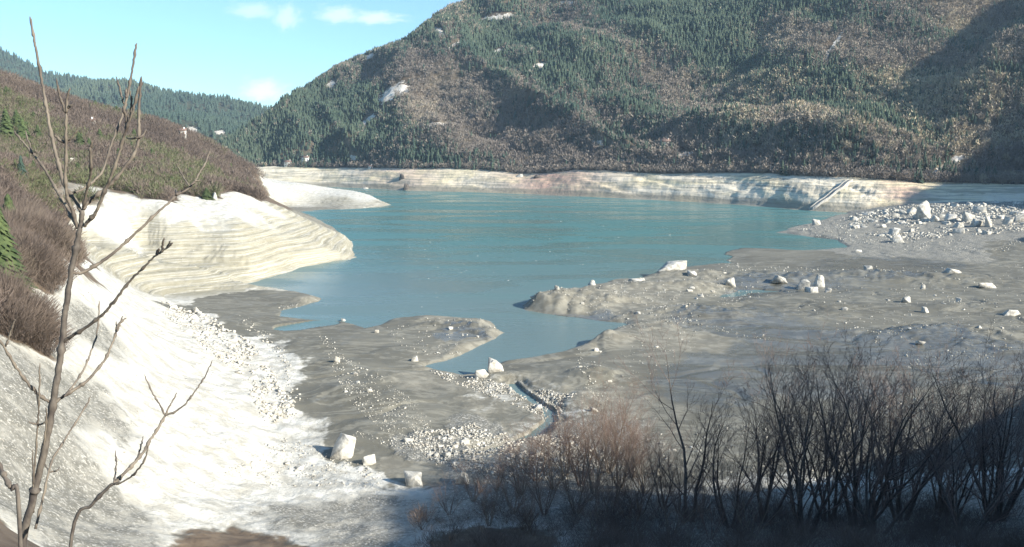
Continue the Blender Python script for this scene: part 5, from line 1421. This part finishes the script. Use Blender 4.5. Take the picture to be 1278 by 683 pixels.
# ------------------------------------------------------------------ light, air, camera
S = np.array([math.sin(SUN_AZ) * math.cos(SUN_EL), math.cos(SUN_AZ) * math.cos(SUN_EL), math.sin(SUN_EL)])
sun = bpy.data.lights.new('sun', 'SUN'); sun.energy = 5.0; sun.angle = math.radians(.5); sun.color = (1, .94, .84)
so = bpy.data.objects.new('sun', sun); C.objects.link(so)
so.rotation_euler = Vector((-S[0], -S[1], -S[2])).to_track_quat('-Z', 'Y').to_euler()

w = bpy.data.worlds.new('World'); bpy.context.scene.world = w; w.use_nodes = True
nt = w.node_tree; q = NB(nt)
bg = nt.nodes['Background']
sky = q.n('ShaderNodeTexSky', sky_type='NISHITA', sun_disc=False)
sky.sun_elevation = SUN_EL; sky.sun_rotation = SUN_AZ
sky.altitude = 400; sky.air_density = 1.0; sky.dust_density = .6; sky.ozone_density = 1.2
tc = q.n('ShaderNodeTexCoord').outputs['Generated']
hs = q.mix(1.0, sky.outputs[0], (.74, 1.03, 1.2)); hs.node.blend_type = 'MULTIPLY'
cl = None
for (x, y, wx_, wy_, st) in [(318, 13, .030, .008, .6), (358, 20, .016, .013, .7), (425, 18, .028, .009, .8), (470, 22, .030, .007, .9), (330, 112, .026, .012, .9)]:
    d = np.array(ray(x, y), float); d /= np.linalg.norm(d)
    mp = q.n('ShaderNodeMapping', vector_type='POINT')
    q.link(tc, mp.inputs['Vector'])
    mp.inputs['Location'].default_value = (-d[0] / wx_, -d[1] / wx_, -d[2] / wy_)
    mp.inputs['Scale'].default_value = (1 / wx_, 1 / wx_, 1 / wy_)
    ln = q.n('ShaderNodeVectorMath', operation='LENGTH'); q.link(mp.outputs[0], ln.inputs[0])
    nz = q.noise(mp.outputs[0], 1.1, 5, .6, .3)
    f = q.math('MULTIPLY', q.ramp(q.math('ADD', ln.outputs['Value'], q.math('MULTIPLY', q.math('SUBTRACT', .5, nz), 2.2)), 1.35, .2), st)
    cl = f if cl is None else q.math('MAXIMUM', cl, f)
col = q.mix(q.math('MULTIPLY', cl, .5), hs, (8.6, 8.4, 8.3))
q.link(col, bg.inputs['Color'])
bg.inputs['Strength'].default_value = .085

if HAZE > 0:
    hm = bpy.data.materials.new('air'); hm.use_nodes = True
    hn = hm.node_tree; hn.nodes.remove(hn.nodes['Principled BSDF'])
    pv = hn.nodes.new('ShaderNodeVolumePrincipled')
    pv.inputs['Color'].default_value = (.58, .78, 1.0, 1)
    pv.inputs['Density'].default_value = HAZE
    pv.inputs['Anisotropy'].default_value = 0.0
    hn.links.new(pv.outputs[0], hn.nodes['Material Output'].inputs['Volume'])
    x0, x1, y0, y1, z0, z1 = -3500, 3500, -300, 3400, -40, float(max(MZ.max(), FV[..., 2].max(), HV[..., 2].max())) + 30
    bv = np.array([(x, y, z) for x in (x0, x1) for y in (y0, y1) for z in (z0, z1)], float)
    bf = np.array([(0, 1, 3, 2), (4, 6, 7, 5), (0, 4, 5, 1), (2, 3, 7, 6), (0, 2, 6, 4), (1, 5, 7, 3)])
    struct('haze', make_mesh('haze', bv, bf, hm), 'stuff')

cam = bpy.data.cameras.new('camera'); cam.sensor_width = 36; cam.lens = F / W0 * 36
cam.clip_start = .1; cam.clip_end = 20000
co = bpy.data.objects.new('camera', cam); C.objects.link(co)
co.location = (0, 0, CZ); co.rotation_euler = (PI / 2 - PITCH, 0, 0)
sc = bpy.context.scene
sc.camera = co
sc.view_settings.view_transform = 'Standard'; sc.view_settings.look = 'None'
sc.view_settings.exposure = 1.1; sc.view_settings.gamma = 1.0
sc.render.engine = 'CYCLES'
sc.cycles.max_bounces = 5; sc.cycles.diffuse_bounces = 2; sc.cycles.glossy_bounces = 2; sc.cycles.transmission_bounces = 2; sc.cycles.volume_bounces = 0
sc.cycles.use_denoising = True
